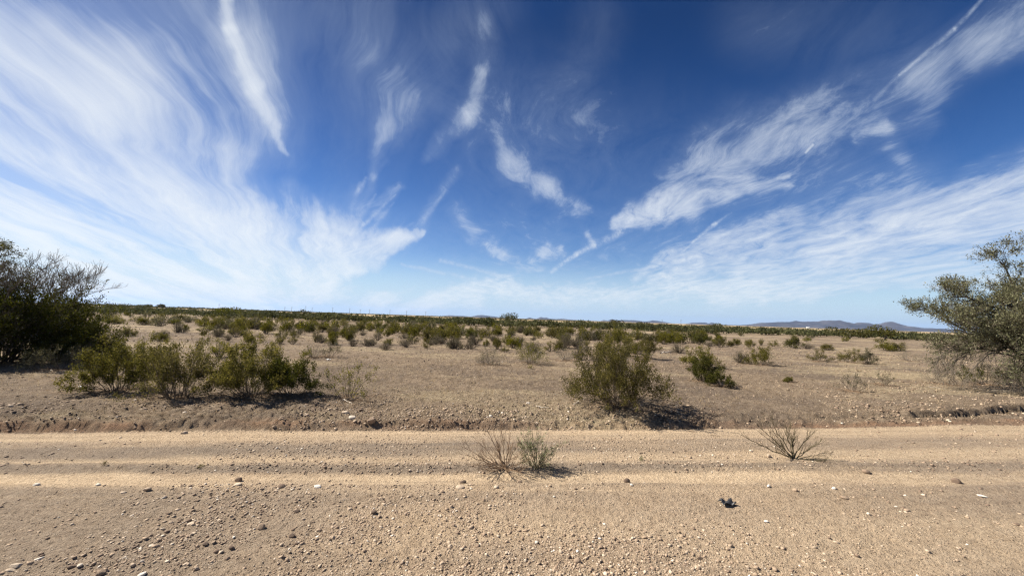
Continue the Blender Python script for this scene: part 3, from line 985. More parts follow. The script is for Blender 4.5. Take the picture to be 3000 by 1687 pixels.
for k in range(66):
    px = rs.uniform(540, 1900)
    hor = 932 + (px - 1500) * .0322
    py = hor + rs.uniform(46, 98)
    p, d = ground(px, py)
    kind = rs.choice(['g', 'g', 's', 'c'])
    H = rs.uniform(.28, .55)
    put_shrub(kind, p, H, H * rs.uniform(1.0, 1.7), 'small %s shrub %s' % (KINDW[kind], zone(px)), 'small %s shrubs %s' % (KINDW[kind], zone(px)))


# far shrubs too small to show parts: one mesh each
def far_template(seed, lmat):
    S, L = shrub_geo(seed, 1.0, 1.3, stems=14, lf=.13, k1=4, k2=2, ln=6, thick=.02, topflat=.4)
    g = Geo()
    for src, mi in ((S, 0), (L, 1)):
        n0 = g.n
        for v, f, t in zip(src.v, src.f, src.t):
            g.v.append(v)
            g.f.append(f + n0)
            g.t.append(t)
            g.m.append(np.full(len(f), mi))
            g.n += len(v)
    return g.mesh('far_shrub', [M_STEM, lmat])


FART = [(far_template(600 + k, mt), w) for k, (mt, w) in enumerate([(M_CREO, 'olive'), (M_CREO, 'olive'), (M_DARK, 'dark green'), (M_GREY, 'grey-green'), (M_CREO, 'olive')])]
count = 0
while count < 190:
    px = rs.uniform(250, 2600)
    hor = 932 + (px - 1500) * .0322
    py = hor + rs.uniform(29, 46 if rs.rand() < .5 else 62)
    if px > 2100 and (py > hor + 40 or rs.rand() < .55):
        continue
    p, d = ground(px, py)
    H = rs.uniform(.5, .95)
    me, w = FART[rs.randint(len(FART))]
    o = link('desert_shrub', me, None, p, rs.uniform(0, 6.28), (H * rs.uniform(.7, 1.15),) * 2 + (H,))
    reg = 'left' if px < 900 else ('middle' if px < 1800 else 'right')
    tag(o, 'distant %s shrub just before the %s stretch of the far thicket' % (w, reg), 'bush', 'distant %s shrubs before the %s of the thicket' % (w, reg))
    count += 1


# ------------------------------------------------------------------ the far thicket
def clump(g, rg, x, y, z, H, Wd, n, lf, mats=0):
    lobes = rg.randint(3, 6)
    per = n // lobes
    ctone = rg.uniform(-.18, .18)
    for k in range(lobes):
        c = np.array([rg.normal() * Wd * .28, rg.normal() * Wd * .28, H * rg.uniform(.4, .72)])
        rad = np.array([Wd * .3, Wd * .3, H * rg.uniform(.24, .42)])
        u = norm(rg.normal(size=(per, 3))) * rg.uniform(.35, 1.08, (per, 1)) ** .5
        p = c + u * rad
        p[:, 2] = np.maximum(p[:, 2], .03)
        a = norm(rg.normal(size=(per, 3)) + np.array([0, 0, .5]))
        b = norm(np.cross(a, rg.normal(size=(per, 3))))
        s = (lf * rg.uniform(.5, 1.4, per))[:, None]
        p = p + np.array([x, y, z])
        v = np.stack([p - a * s * .5, p + b * s * .3, p + a * s * .5, p - b * s * .3], 1).reshape(-1, 3)
        g.add(v, np.arange(per * 4).reshape(-1, 4), np.clip(rg.beta(2.2, 2.2, per) + ctone, 0, 1), mats)


def build_thicket():
    rg = np.random.RandomState(31)
    g = Geo()
    for k in range(430):
        az = rg.uniform(R(-56), R(56))
        d = 64 + rg.exponential(16)
        d = min(d, 125)
        x, y = math.tan(az) * d, d + rg.normal() * 2
        if x < -75 and rg.rand() < .3:
            continue
        H = rg.uniform(.9, 1.5) * (1 - .08 * (x > 30))
        clump(g, rg, x, y, hz(x, y), H, rg.uniform(3, 5.5), 260, .34)
    o = link('thicket', g.mesh('thicket', [M_THICK]))
    setting(o, 'stuff', 'long green belt of thicket crossing the whole plain behind the shrubs', 'thicket')
    # farther dark scrub on the horizon, thickest on the left
    g = Geo()
    for k in range(520):
        u = rg.rand() ** 1.5
        px = 180 + u * 1500
        d = rg.uniform(520, 1150)
        dirv = pdir(px, 932 + (px - 1500) * .0322)
        x, y = dirv[0] / dirv[1] * d, d
        fade = max(.12, 1 - (px - 250) / 1100)
        clump(g, rg, x, y, hz(x, y), rg.uniform(1.8, 4.2) * fade, rg.uniform(9, 22), 60, 2.0)
    for k in range(150):
        px = rg.uniform(1300, 2700)
        d = rg.uniform(300, 900)
        dirv = pdir(px, 932 + (px - 1500) * .0322)
        x, y = dirv[0] / dirv[1] * d, d
        clump(g, rg, x, y, hz(x, y), rg.uniform(.5, 1.2), rg.uniform(4, 14), 50, .8)
    o = link('scrub_line', g.mesh('scrub_line', [M_THICK]))
    setting(o, 'stuff', 'thin dark line of distant scrub along the horizon, thickest on the left', 'scrub')


build_thicket()


def small_tree(name, px, py, H, Wd, lmat, label, seed, group=None, n=700, lf=.22):
    p, d = ground(px, py)
    rg = np.random.RandomState(seed)
    e = bpy.data.objects.new(name, None)
    COL.objects.link(e)
    e.location = [float(v) for v in p]
    base = np.array([[0, 0, -.1]] * 4, float) + rg.normal(size=(4, 3)) * [.1, .1, 0]
    tip = np.stack([rg.normal(size=4) * Wd * .2, rg.normal(size=4) * Wd * .2, np.full(4, H * .75)], 1)
    P = bez(base, base * .5 + tip * [.2, .2, .5], tip, 6)
    g = Geo()
    Rd = .1 * np.linspace(1, .3, 6)[None].repeat(4, 0) * (H / 3)
    v, f = tubes(P, Rd, 5)
    g.add(v, f)
    c1, r1 = kids(rg, P, Rd, 4, .4, 1, H * .3, .7, .2)
    v, f = tubes(c1, r1, 3)
    g.add(v, f)
    link('trunk', g.mesh('trunk', [M_BARK]), e)
    g = Geo()
    clump(g, rg, 0, 0, H * .12, H * .88, Wd, n, lf)
    clump(g, rg, 0, 0, H * .05, H * .8, Wd, n // 2, lf)
    link('crown', g.mesh('crown', [lmat]), e)
    tag(e, label, 'tree', group)


G_FT = 'taller trees rising out of the far thicket'
small_tree('mesquite_tree', 1492, 955, 2.6, 3.2, M_THICK, 'round green tree topping the thicket near the middle of the horizon', 1, G_FT)
small_tree('mesquite_tree', 1806, 960, 2.2, 3.4, M_THICK, 'broad green tree in the thicket behind the tall pointed olive bush', 2, G_FT)
small_tree('mesquite_tree', 2592, 997, 2.3, 3.0, M_DARK, 'darkest rounded tree in the right part of the thicket below the peaked mountain', 3, G_FT)
small_tree('mesquite_tree', 2490, 992, 1.9, 3.2, M_DARK, 'dark low tree left of the darkest rounded one in the thicket', 4, G_FT)
small_tree('mesquite_tree', 2105, 972, 2.1, 3.4, M_THICK, 'spreading green tree in the thicket left of the long mountain', 5, G_FT)
small_tree('mesquite_tree', 885, 933, 1.9, 3.2, M_THICK, 'green tree at the front of the thicket behind the slanting grey-green bush', 6, G_FT)
small_tree('mesquite_tree', 655, 930, 1.9, 4.5, M_DARK, 'dark wide tree at the front of the thicket on the left', 7, G_FT)
small_tree('mesquite_tree', 1880, 962, 1.7, 3.2, M_THICK, 'rounded green tree of the thicket just right of the broad one', 8, G_FT)
small_tree('mesquite_tree', 330, 916, 2.2, 6.5, M_THICK, 'wide grey-green tree of the thicket right of the dark thicket tree', 9, G_FT)
small_tree('mesquite_tree', 420, 918, 1.9, 6, M_THICK, 'wide green tree of the thicket under the two palms', 10, G_FT)


small_tree('desert_tree', 475, 904.5, 4.3, 5.0, M_DARK, 'small round dark tree standing free on the left horizon, right one of two', 11, 'round trees on the left horizon', 300, .8)
small_tree('desert_tree', 428, 903, 3.8, 6.5, M_DARK, 'wider dark tree amid the scrub on the left horizon, left one of two', 12, 'round trees on the left horizon', 300, .8)


# ------------------------------------------------------------------ the big trees at both sides
def limbs_to(P, n):
    """resample a list of points to n points"""
    P = np.array(P, float)
    s = np.concatenate([[0], np.cumsum(np.linalg.norm(np.diff(P, axis=0), axis=1))])
    t = np.linspace(0, s[-1], n)
    Q = np.stack([np.interp(t, s, P[:, k]) for k in range(3)], 1)
    for _ in range(2):
        Q[1:-1] = Q[1:-1] * .5 + (Q[:-2] + Q[2:]) * .25
    return Q


def tree_thing(name, loc, limbs, radii, seed, barkm, leafm, label, n1=9, n2=6, n3=5, ln=7, lf=.035, l1=.9, l2=.42, l3=.2, dens=.9, up=.15, dead=(), k1min=.3, group=None):
    rg = np.random.RandomState(seed)
    e = bpy.data.objects.new(name, None)
    COL.objects.link(e)
    e.location = [float(v) for v in loc]
    P = np.stack([limbs_to(l, 12) for l in limbs])
    P[:, 1:] += rg.normal(size=P[:, 1:].shape) * .03
    Rd = np.array(radii)[:, None] * np.linspace(1, .22, 12)[None]
    T, G = Geo(), Geo()
    v, f = tubes(P, Rd, 8)
    T.add(v, f)
    c1, r1 = kids(rg, P, Rd, n1, k1min, 1, l1, .75, up, K=6)
    v, f = tubes(c1, r1, 5)
    T.add(v, f)
    c2, r2 = kids(rg, c1, r1, n2, .2, 1, l2, .8, up, K=5)
    r2 = np.maximum(r2, .003)
    v, f = tubes(c2, r2, 3)
    T.add(v, f)
    c3, r3 = kids(rg, c2, r2, n3, .15, 1, l3, .7, up, K=4)
    r3 = np.maximum(r3, .0022)
    v, f = tubes(c3, r3, 3)
    T.add(v, f)
    kp = rg.rand(len(c3)) < dens
    v, f, t = leaves(rg, c3[kp], ln, lf, lf * .8)
    G.add(v, f, t)
    if len(dead):
        D = np.stack([limbs_to(l, 10) for l in dead])
        rd = np.full((len(D), 1), .022) * np.linspace(1, .3, 10)[None]
        v, f = tubes(D, rd, 5)
        T.add(v, f)
        a1, b1 = kids(rg, D, rd, 24, .15, 1, .5, .8, -.25, K=5)
        v, f = tubes(a1, np.maximum(b1, .003), 3)
        T.add(v, f)
        a2, b2 = kids(rg, a1, b1, 9, .15, 1, .28, .8, -.3, K=4)
        v, f = tubes(a2, np.maximum(b2, .0024), 3)
        T.add(v, f)
    for g in (T, G):
        for a in g.v:
            a[:, 2] = np.maximum(a[:, 2], -.05)
    link('trunk', T.mesh('trunk', [barkm]), e)
    link('crown', G.mesh('crown', [leafm]), e)
    tag(e, label, 'tree', group)
    return e


# right: palo verde leaning into the frame
p, d = ground(3092, 1142)
tree_thing('palo_verde_tree', p, [
    [(0, 0, 0), (-.25, 0, .7), (-1.0, -.1, 1.15), (-1.8, -.2, 1.45), (-2.55, -.1, 1.65)],
    [(0, 0, 0), (-.2, .1, 1.2), (-.9, 0, 1.95), (-1.8, .1, 2.3), (-2.6, 0, 2.35)],
    [(0, 0, 0), (-.1, .2, 1.4), (-.5, .3, 2.4), (-.7, .2, 2.95), (-1.05, .2, 3.4)],
    [(0, 0, 0), (.1, -.2, 1.3), (-.1, -.3, 2.3), (-.4, -.4, 3.0), (-.45, -.3, 3.55)],
    [(0, 0, 0), (-.3, .3, .9), (-1.0, .8, 1.4), (-1.5, 1.1, 1.7), (-1.9, 1.2, 1.95)],
    [(0, 0, 0), (-.3, -.3, .9), (-1.0, -.8, 1.6), (-1.6, -1.0, 2.0), (-2.1, -1.0, 2.2)],
    [(0, 0, 0), (.4, .1, 1.2), (1.3, .2, 2.0), (2.2, .1, 2.6), (2.9, 0, 2.9)],
    [(0, 0, 0), (-.2, 0, 1.1), (-.9, -.2, 1.7), (-1.3, -.2, 2.2), (-1.5, -.1, 2.55)],
    [(-.2, 0, .8), (-.9, -.1, 1.1), (-1.7, -.3, 1.25), (-2.4, -.4, 1.35), (-2.9, -.4, 1.5)],
    [(0, 0, .3), (-.3, .2, 1.0), (-1.0, .3, 1.5), (-1.7, .4, 1.85), (-2.3, .5, 2.05)],
    [(0, 0, .3), (-.2, -.4, 1.2), (-.5, -.7, 1.8), (-.9, -.8, 2.3), (-1.2, -.8, 2.6)],
    [(0, 0, .3), (-.2, .4, 1.3), (-.5, .8, 2.0), (-.8, 1.0, 2.4), (-1.2, 1.1, 2.6)],
    [(-.1, 0, .6), (-.5, -.4, .95), (-1.0, -.6, 1.15), (-1.5, -.7, 1.3), (-1.9, -.7, 1.5)],
    [(-.1, -.1, .5), (-.5, -.5, .8), (-1.1, -.8, .9), (-1.7, -.9, .85), (-2.1, -1.0, .7)],
    [(-.1, .1, .5), (-.6, .3, .85), (-1.2, .4, .95), (-1.9, .4, .95), (-2.4, .4, .85)],
], [.07, .06, .06, .055, .05, .045, .08, .045, .035, .045, .045, .045, .035, .03, .03], 41, M_BARK, M_PALO,
    'big grey-green tree with drooping limbs reaching in over the right side', n1=14, n2=8, n3=5, ln=9, lf=.045, l1=.62, l2=.36, l3=.19, dens=.74, k1min=.35,
    dead=[[(-1.0, -.1, 1.1), (-1.8, -.3, 1.05), (-2.4, -.4, .75), (-2.8, -.4, .3)], [(-1.4, .1, 1.2), (-2.0, .2, 1.2), (-2.6, .2, .95), (-3.0, .1, .6)],
          [(-.6, -.1, 1.0), (-1.4, -.3, 1.0), (-1.55, -.4, .6), (-1.6, -.4, .25)], [(-.4, 0, .95), (-.9, -.2, .85), (-1.2, -.3, .5), (-1.5, -.3, .4)],
          [(-1.2, .3, 1.1), (-1.9, .4, .9), (-2.2, .4, .5), (-2.5, .4, .2)], [(-.8, -.3, 1.0), (-1.1, -.5, .8), (-1.9, -.6, .45), (-2.3, -.6, .15)]])

# left: dense dark ironwood
p, d = ground(5, 1058)
S, L = shrub_geo(71, 2.1, 3.8, stems=120, kind='tree', lf=.05, k1=9, k2=7, ln=18, thick=.016, topflat=.5, flare=.55)
rg_ = np.random.RandomState(72)
# leafless twig ends that bristle out of the top
az = rg_.uniform(-1.4, 1.4, 60)
P0 = np.stack([np.cos(az) * rg_.uniform(.3, 1.9, 60), np.sin(az) * rg_.uniform(.3, 1.6, 60), rg_.uniform(1.4, 2.0, 60)], 1)
P1 = P0 + np.stack([rg_.uniform(.02, .36, 60), rg_.normal(size=60) * .3, rg_.uniform(.25, .75, 60)], 1)
P = bez(P0, (P0 + P1) / 2 + [0, 0, .1], P1, 6)
Rr = .007 * np.linspace(1, .4, 6)[None].repeat(60, 0)
v, f = tubes(P, Rr, 3)
S.add(v, f)
c1, r1 = kids(rg_, P, Rr, 9, .1, 1, .32, .7, .3)
v, f = tubes(c1, np.maximum(r1, .003), 3)
S.add(v, f)
c2, r2 = kids(rg_, c1, r1, 3, .2, 1, .16, .7, .2)
v, f = tubes(c2, np.maximum(r2, .0025), 3)
S.add(v, f)
e = bpy.data.objects.new('ironwood_tree', None)
COL.objects.link(e)
e.location = [float(c) for c in p]
link('trunk', S.mesh('trunk', [M_BARK]), e)
link('crown', L.mesh('crown', [M_DARK]), e)
tag(e, 'very dark dense low tree with bristling bare twig tops, filling the left side', 'tree')

p, d = ground(-190, 1052)
tree_thing('mesquite_tree', p, [
    [(0, 0, 0), (.2, .1, 1.2), (.7, 0, 2.2), (1.2, 0, 2.7)],
    [(0, 0, 0), (.1, -.1, 1.4), (.4, -.2, 2.4), (.8, -.2, 2.85)],
    [(0, 0, 0), (-.3, .1, 1.3), (-1.0, .1, 2.3), (-1.8, .1, 2.8)],
    [(0, 0, 0), (-.1, .3, 1.4), (-.2, .6, 2.4), (.0, .9, 2.9)],
    [(0, 0, 0), (-.5, -.2, 1.0), (-1.4, -.3, 1.6), (-2.2, -.3, 2.0)],
], [.09, .08, .09, .07, .08], 43, M_BARK, M_DARK, 'tree whose leafy branch pokes in above the dark tree at the left border', n1=8, n2=6, n3=4, ln=6, lf=.05, l1=.55, l2=.3, l3=.16, k1min=.55)

# ------------------------------------------------------------------ weeds on the road


def weed(name, px, py, top, wd, label, seed, stemm, leafm=None, tips=None, stems=16, thick=.0035, k1=4, k2=2, lf=.018, ln=5, dens=.6, lean=(0, 0), flare=.45):
    p, H, Wd, d = spot(px, py, top, wd)
    if tips is None:
        S, L = shrub_geo(seed, H, Wd, stems=stems, kind='creo' if leafm else 'bare', lf=lf, k1=k1, k2=k2, ln=ln, thick=thick, dens=dens, lean=lean, flare=flare)
    else:
        rg = np.random.RandomState(seed)
        T = np.array([((tx - px) / FPX * d, ty_, (py - ty) / FPX * d) for tx, ty, ty_ in tips])
        T[:, 2] *= .88
        B = rg.normal(size=T.shape) * [.012, .012, 0] + [0, 0, -.01]
        C = T * [.42, .4, .38] + rg.normal(size=T.shape) * .015
        P = bez(B, C, T, 8)
        P[:, 1:] += rg.normal(size=P[:, 1:].shape) * .005
        Rd = thick * rg.uniform(.7, 1.1, len(T))[:, None] * np.linspace(1, .35, 8)[None]
        S, L = Geo(), Geo()
        v, f = tubes(P, Rd, 5)
        S.add(v, f)
        c1, r1 = kids(rg, P, Rd, k1, .25, .98, .16, .5, .2, K=5)
        v, f = tubes(c1, np.maximum(r1, .0012), 3)
        S.add(v, f)
        c2, r2 = kids(rg, c1, r1, k2, .2, .98, .07, .6, .2)
        v, f = tubes(c2, np.maximum(r2, .001), 3)
        S.add(v, f)
        if leafm:
            kp = rg.rand(len(c1)) < dens
            v, f, t = leaves(rg, c1[kp], ln, lf, lf * .5, .05)
            L.add(v, f, t)
            kp = rg.rand(len(c2)) < dens
            v, f, t = leaves(rg, c2[kp], ln, lf, lf * .5, .05)
            L.add(v, f, t)
        for a in S.v + L.v:
            a[:, 2] = np.maximum(a[:, 2], -.01)
    return tag(shrub_thing(name, S, L, stemm, leafm or stemm, p), label, 'weed', 'weeds growing in the dirt road')


weed('dry_weed', 1478, 1378, 1262, 230, 'dry brown weed with long bare stems spread leftward, beside the green weed', 81, M_DEAD, None,
     [(1345, 1316, .05), (1362, 1330, -.1), (1392, 1302, .1), (1423, 1262, .0), (1440, 1268, .05), (1468, 1275, .1), (1492, 1290, -.05), (1386, 1352, -.15), (1410, 1368, -.2),
      (1440, 1372, -.22), (1520, 1300, .1), (1500, 1335, -.1), (1460, 1340, .1), (1400, 1340, .15), (1540, 1345, -.1), (1480, 1372, -.25), (1505, 1362, -.2), (1530, 1368, -.2), (1450, 1355, .2)],
     thick=.0058, k1=7, k2=4)
weed('green_weed', 1572, 1373, 1262, 120, 'leafy grey-green weed with upright shoots on the middle of the road', 82, M_SAPL, M_WEED,
     [(1515, 1280, .0), (1535, 1275, .05), (1558, 1262, .02), (1545, 1300, -.05), (1573, 1262, .0), (1590, 1300, .05), (1605, 1318, .0), (1637, 1300, .03), (1618, 1330, -.05),
      (1530, 1330, .1), (1560, 1320, .1), (1580, 1335, -.1), (1600, 1355, -.08), (1550, 1350, -.1), (1570, 1310, .05), (1540, 1340, .0), (1595, 1345, .12)],
     thick=.004, k1=6, k2=3, lf=.02, ln=4, dens=.7)
weed('bare_sapling', 2326, 1342, 1222, 240, 'leafless greenish sapling with fanned bare stems on the right of the road', 83, M_SAPL, None,
     [(2178, 1274, .05), (2212, 1252, -.05), (2232, 1240, .1), (2252, 1228, .0), (2275, 1228, .1), (2292, 1220, -.05), (2325, 1240, .05), (2345, 1252, .1), (2385, 1256, .0),
      (2412, 1294, .05), (2408, 1315, -.05), (2262, 1300, -.1), (2372, 1290, -.1), (2395, 1338, -.15), (2380, 1350, -.2)],
     thick=.008, k1=9, k2=4)
weed('weed_seedling', 304, 1363, 1352, 20, 'small green seedling tuft in the gravel ridge on the left of the road', 84, M_SAPL, M_CREO, stems=12, thick=.001, lf=.006)
weed('weed_seedling', 590, 1372, 1362, 22, 'flat green seedling right of the first tuft on the gravel ridge', 85, M_SAPL, M_CREO, stems=12, thick=.001, lf=.006)
weed('weed_seedling', 1880, 1347, 1337, 16, 'tiny green sprig in the road between the green weed and the bare sapling', 86, M_SAPL, M_WEED, stems=10, thick=.0015, lf=.01)
weed('weed_seedling', 1552, 1079, 1071, 18, 'small bright green sprig on the flat below the olive fan-shaped bush', 87, M_SAPL, M_CREO, stems=12, thick=.003, lf=.03)


# ------------------------------------------------------------------ litter, sticks, dead wood
def crumple(name, px, py, w, mat, label, cat, seed, flatn=.45):
    """a torn, folded scrap: a bent sheet with thickness"""
    import bmesh
    p, d = ground(px, py)
    s = w / FPX * d
    rg = np.random.RandomState(seed)
    n = 15
    u, v = np.meshgrid(np.linspace(-.5, .5, n), np.linspace(-.5, .5, n))
    z = .22 * np.abs(fbm(u * 3 + seed, v * 3, 3, seed)) * 2 + .18 * np.cos(u * 9 + seed) * np.cos(v * 7) + .32 * u * u
    X = u * (1 + .3 * fbm(v * 4, u * 2, 2, seed + 3)) + .1 * fbm(u * 5, v * 5, 2, seed + 5)
    Y = v * .7
    z = z - z.min()
    V = np.stack([X, Y, z * flatn * 1.6], -1).reshape(-1, 3) * s
    top = V + [0, 0, .035 * s]
    idx = np.arange(n * n).reshape(n, n)
    q = np.stack([idx[:-1, :-1], idx[:-1, 1:], idx[1:, 1:], idx[1:, :-1]], -1).reshape(-1, 4)
    keep = rg.rand(len(q)) > .05
    ring = np.concatenate([idx[0, :-1], idx[:-1, -1], idx[-1, :0:-1], idx[:0:-1, 0]])
    side = np.stack([ring, np.roll(ring, -1), np.roll(ring, -1) + n * n, ring + n * n], -1)
    me = mesh_np(name, np.vstack([V, top]), [q[:, ::-1], q + n * n, side], [mat], smooth=False)
    o = link(name, me, None, (p[0], p[1], p[2] - .005), rg.uniform(-.4, .4))
    tag(o, label, cat)
    return o


crumple('rubber_scrap', 2130, 1474, 40, M_BLACK, 'torn crumpled black scrap lying on the dirt road', 'litter', 5, .38)
crumple('plastic_scrap', 962, 1054, 12, M_WHITE, 'white piece of litter under the slanting grey-green bush', 'litter', 6, .3)
crumple('plastic_scrap', 236, 1133, 9, M_WHITE, 'tiny white litter on the soil left of the wide low bush', 'litter', 8, .6)


def stick(name, pts_px, rad, mat, label, seed, group=None, forks=2, lift=.02):
    rg = np.random.RandomState(seed)
    W3 = []
    for px, py in pts_px:
        q, d = ground(px, py)
        q[2] += lift * rg.uniform(.4, 1.2)
        W3.append(q)
    o0 = np.array(W3[0])
    P = limbs_to(np.array(W3) - o0, 9)[None]
    P[:, 1:-1] += rg.normal(size=P[:, 1:-1].shape) * rad * .8
    Rd = rad * np.linspace(1, .45, 9)[None]
    g = Geo()
    v, f = tubes(P, Rd, 6)
    g.add(v, f)
    if forks:
        c, r = kids(rg, P, Rd, forks, .3, .9, .35 * np.linalg.norm(P[0, -1]), .5, .02)
        c[..., 2] = np.maximum(c[..., 2], 0)
        v, f = tubes(c, np.maximum(r, rad * .3), 4)
        g.add(v, f)
    o = link(name, g.mesh(name, [mat]), None, o0)
    tag(o, label, 'dead wood', group)


GS = 'dead branches lying on the ground'
stick('fallen_log', [(1935, 1035), (1955, 1034), (1972, 1032)], .035, M_BLEACH, 'bleached pale log right of the large olive bush', 1, GS, 1, .04)
stick('fallen_stick', [(1572, 1189), (1592, 1194), (1608, 1194)], .008, M_BLEACH, 'short pale stick on the flat left of the large olive bush', 2, GS, 0)
stick('fallen_stick', [(1678, 1188), (1690, 1182), (1696, 1174)], .008, M_BLEACH, 'pale crooked stick at the foot of the large olive bush', 3, GS, 1)
stick('fallen_stick', [(1650, 1158), (1662, 1152), (1676, 1151)], .006, M_BLEACH, 'thin arched pale twig left of the large olive bush', 4, GS, 0)
stick('fallen_stick', [(1005, 1172), (1016, 1178), (1031, 1182)], .009, M_BLEACH, 'pale root-like stick at the foot of the sparse twiggy bush', 5, GS, 0)
stick('dead_branch', [(2720, 1134), (2760, 1140), (2830, 1146)], .012, M_GSTEM, 'long grey dead branch on the ground under the left edge of the big right tree', 6, GS, 5)
stick('dead_branch', [(2820, 1150), (2900, 1152), (2990, 1150)], .014, M_GSTEM, 'grey dead branch lying nearest the road under the big right tree', 7, GS, 6)
stick('dead_branch', [(2850, 1140), (2930, 1146), (3020, 1156)], .012, M_GSTEM, 'dead branch crossing another behind it below the big right tree', 8, GS, 6)
stick('dead_branch', [(2660, 1146), (2675, 1142), (2684, 1138)], .012, M_DEAD, 'short dark dead branch left of the litter under the big right tree', 9, GS, 1)
stick('dead_branch', [(2895, 1132), (2960, 1136), (3030, 1132)], .012, M_GSTEM, 'dead branch deepest in the shade below the big right tree', 10, GS, 6)
stick('dead_branch', [(600, 1050), (640, 1050), (690, 1047)], .012, M_STEM, 'dark bare branch on the soil between thin tall bush and two-crowned bush', 11, GS, 2)


# dry stubble and twig litter, uncountable
def build_stubble(N=90000):
    rg = np.random.RandomState(91)
    r = 5.6 * (34 / 5.6) ** rg.uniform(0, 1, N)
    th = rg.uniform(R(-58), R(58), N)
    x, y = r * np.sin(th), r * np.cos(th)
    q = road_q(x, y)
    cl = fbm(x * .5, y * .5, 3, 93)
    ok = (q > QF + .15) & (rg.rand(N) < .45 + 1.6 * cl)
    x, y, r = x[ok], y[ok], r[ok]
    n = len(x)
    z = terrain(x, y, True, r)
    a = rg.uniform(0, 2 * math.pi, n)
    el = rg.uniform(.1, 1.0, n)
    L = rg.uniform(.015, .05, n) * (1 + r / 16)
    wd = .0012 + .00022 * r
    dirv = np.stack([np.cos(a) * np.cos(el), np.sin(a) * np.cos(el), np.sin(el)], 1)
    sd = np.stack([-np.sin(a), np.cos(a), np.zeros(n)], 1) * wd[:, None]
    p = np.stack([x, y, z - .004], 1)
    t = p + dirv * L[:, None]
    V = np.stack([p - sd, p + sd, t + sd * .4, t - sd * .4], 1).reshape(-1, 3)
    T = 620
    tr = 6.2 * (30 / 6.2) ** rg.uniform(0, 1, T)
    tt = rg.uniform(R(-56), R(56), T)
    tx, ty = tr * np.sin(tt), tr * np.cos(tt)
    ok = (road_q(tx, ty) > QF + .7) & (rg.rand(T) < .4 + 2.2 * fbm(tx * .3, ty * .3, 3, 94))
    tx, ty, tr = tx[ok], ty[ok], tr[ok]
    tz = terrain(tx, ty, True, tr)
    m = 16
    a = rg.uniform(0, 6.28, (len(tx), m))
    el = rg.uniform(.35, 1.45, (len(tx), m))
    L = rg.uniform(.03, .11, (len(tx), m)) * rg.uniform(.5, 1.2, (len(tx), 1))
    p = np.stack([np.repeat(q_[:, None], m, 1) for q_ in (tx, ty, tz - .005)], -1).reshape(-1, 3) + rg.normal(size=(len(tx) * m, 3)) * [.02, .02, 0]
    dirv = np.stack([np.cos(a) * np.cos(el), np.sin(a) * np.cos(el), np.sin(el)], -1).reshape(-1, 3)
    sd = np.stack([-np.sin(a), np.cos(a), a * 0], -1).reshape(-1, 3) * (.0012 + .00022 * np.repeat(tr, m))[:, None]
    t = p + dirv * L.reshape(-1, 1)
    V = np.vstack([V, np.stack([p - sd, p + sd, t + sd * .3, t - sd * .3], 1).reshape(-1, 3)])
    n = len(V) // 4
    me = mesh_np('dry_grass', V, [np.arange(n * 4).reshape(-1, 4)], [M_STRAW], rg.beta(1.6, 1.8, n))
    setting(link('dry_grass', me), 'stuff', 'sparse dry straw stubble and twig litter over the flat behind the bank', 'grass')


build_stubble()


def build_litter():
    rg = np.random.RandomState(97)
    P, Rr = [], []
    for nm, px, py, top, wd, *_ in HERO:
        c, H, Wd, d = spot(px, py, top, wd)
        for k in range(int(70 + 90 * Wd)):
            a, rr = rg.uniform(0, 6.28), abs(rg.normal()) * Wd * .38
            x, y = c[0] + rr * math.cos(a), c[1] + rr * math.sin(a) * .8
            P.append((x, y, rg.uniform(0, 3.14), rg.uniform(.02, .11)))
            Rr.append(rg.uniform(.0016, .0042))
    P = np.array(P)
    z = terrain(P[:, 0], P[:, 1])
    dx_, dy_ = np.cos(P[:, 2]) * P[:, 3], np.sin(P[:, 2]) * P[:, 3]
    A = np.stack([P[:, 0] - dx_, P[:, 1] - dy_, z + .004], 1)
    B = np.stack([P[:, 0], P[:, 1], z + rg.uniform(.004, .02, len(P))], 1)
    C = np.stack([P[:, 0] + dx_, P[:, 1] + dy_, z + rg.uniform(.002, .02, len(P))], 1)
    v, f = tubes(np.stack([A, B, C], 1), np.repeat(np.array(Rr)[:, None], 3, 1), 3)
    g = Geo()
    g.add(v, f)
    setting(link('litter', g.mesh('litter', [M_DEAD])), 'stuff', 'fallen dead twigs lying around the feet of the bushes', 'litter')


build_litter()

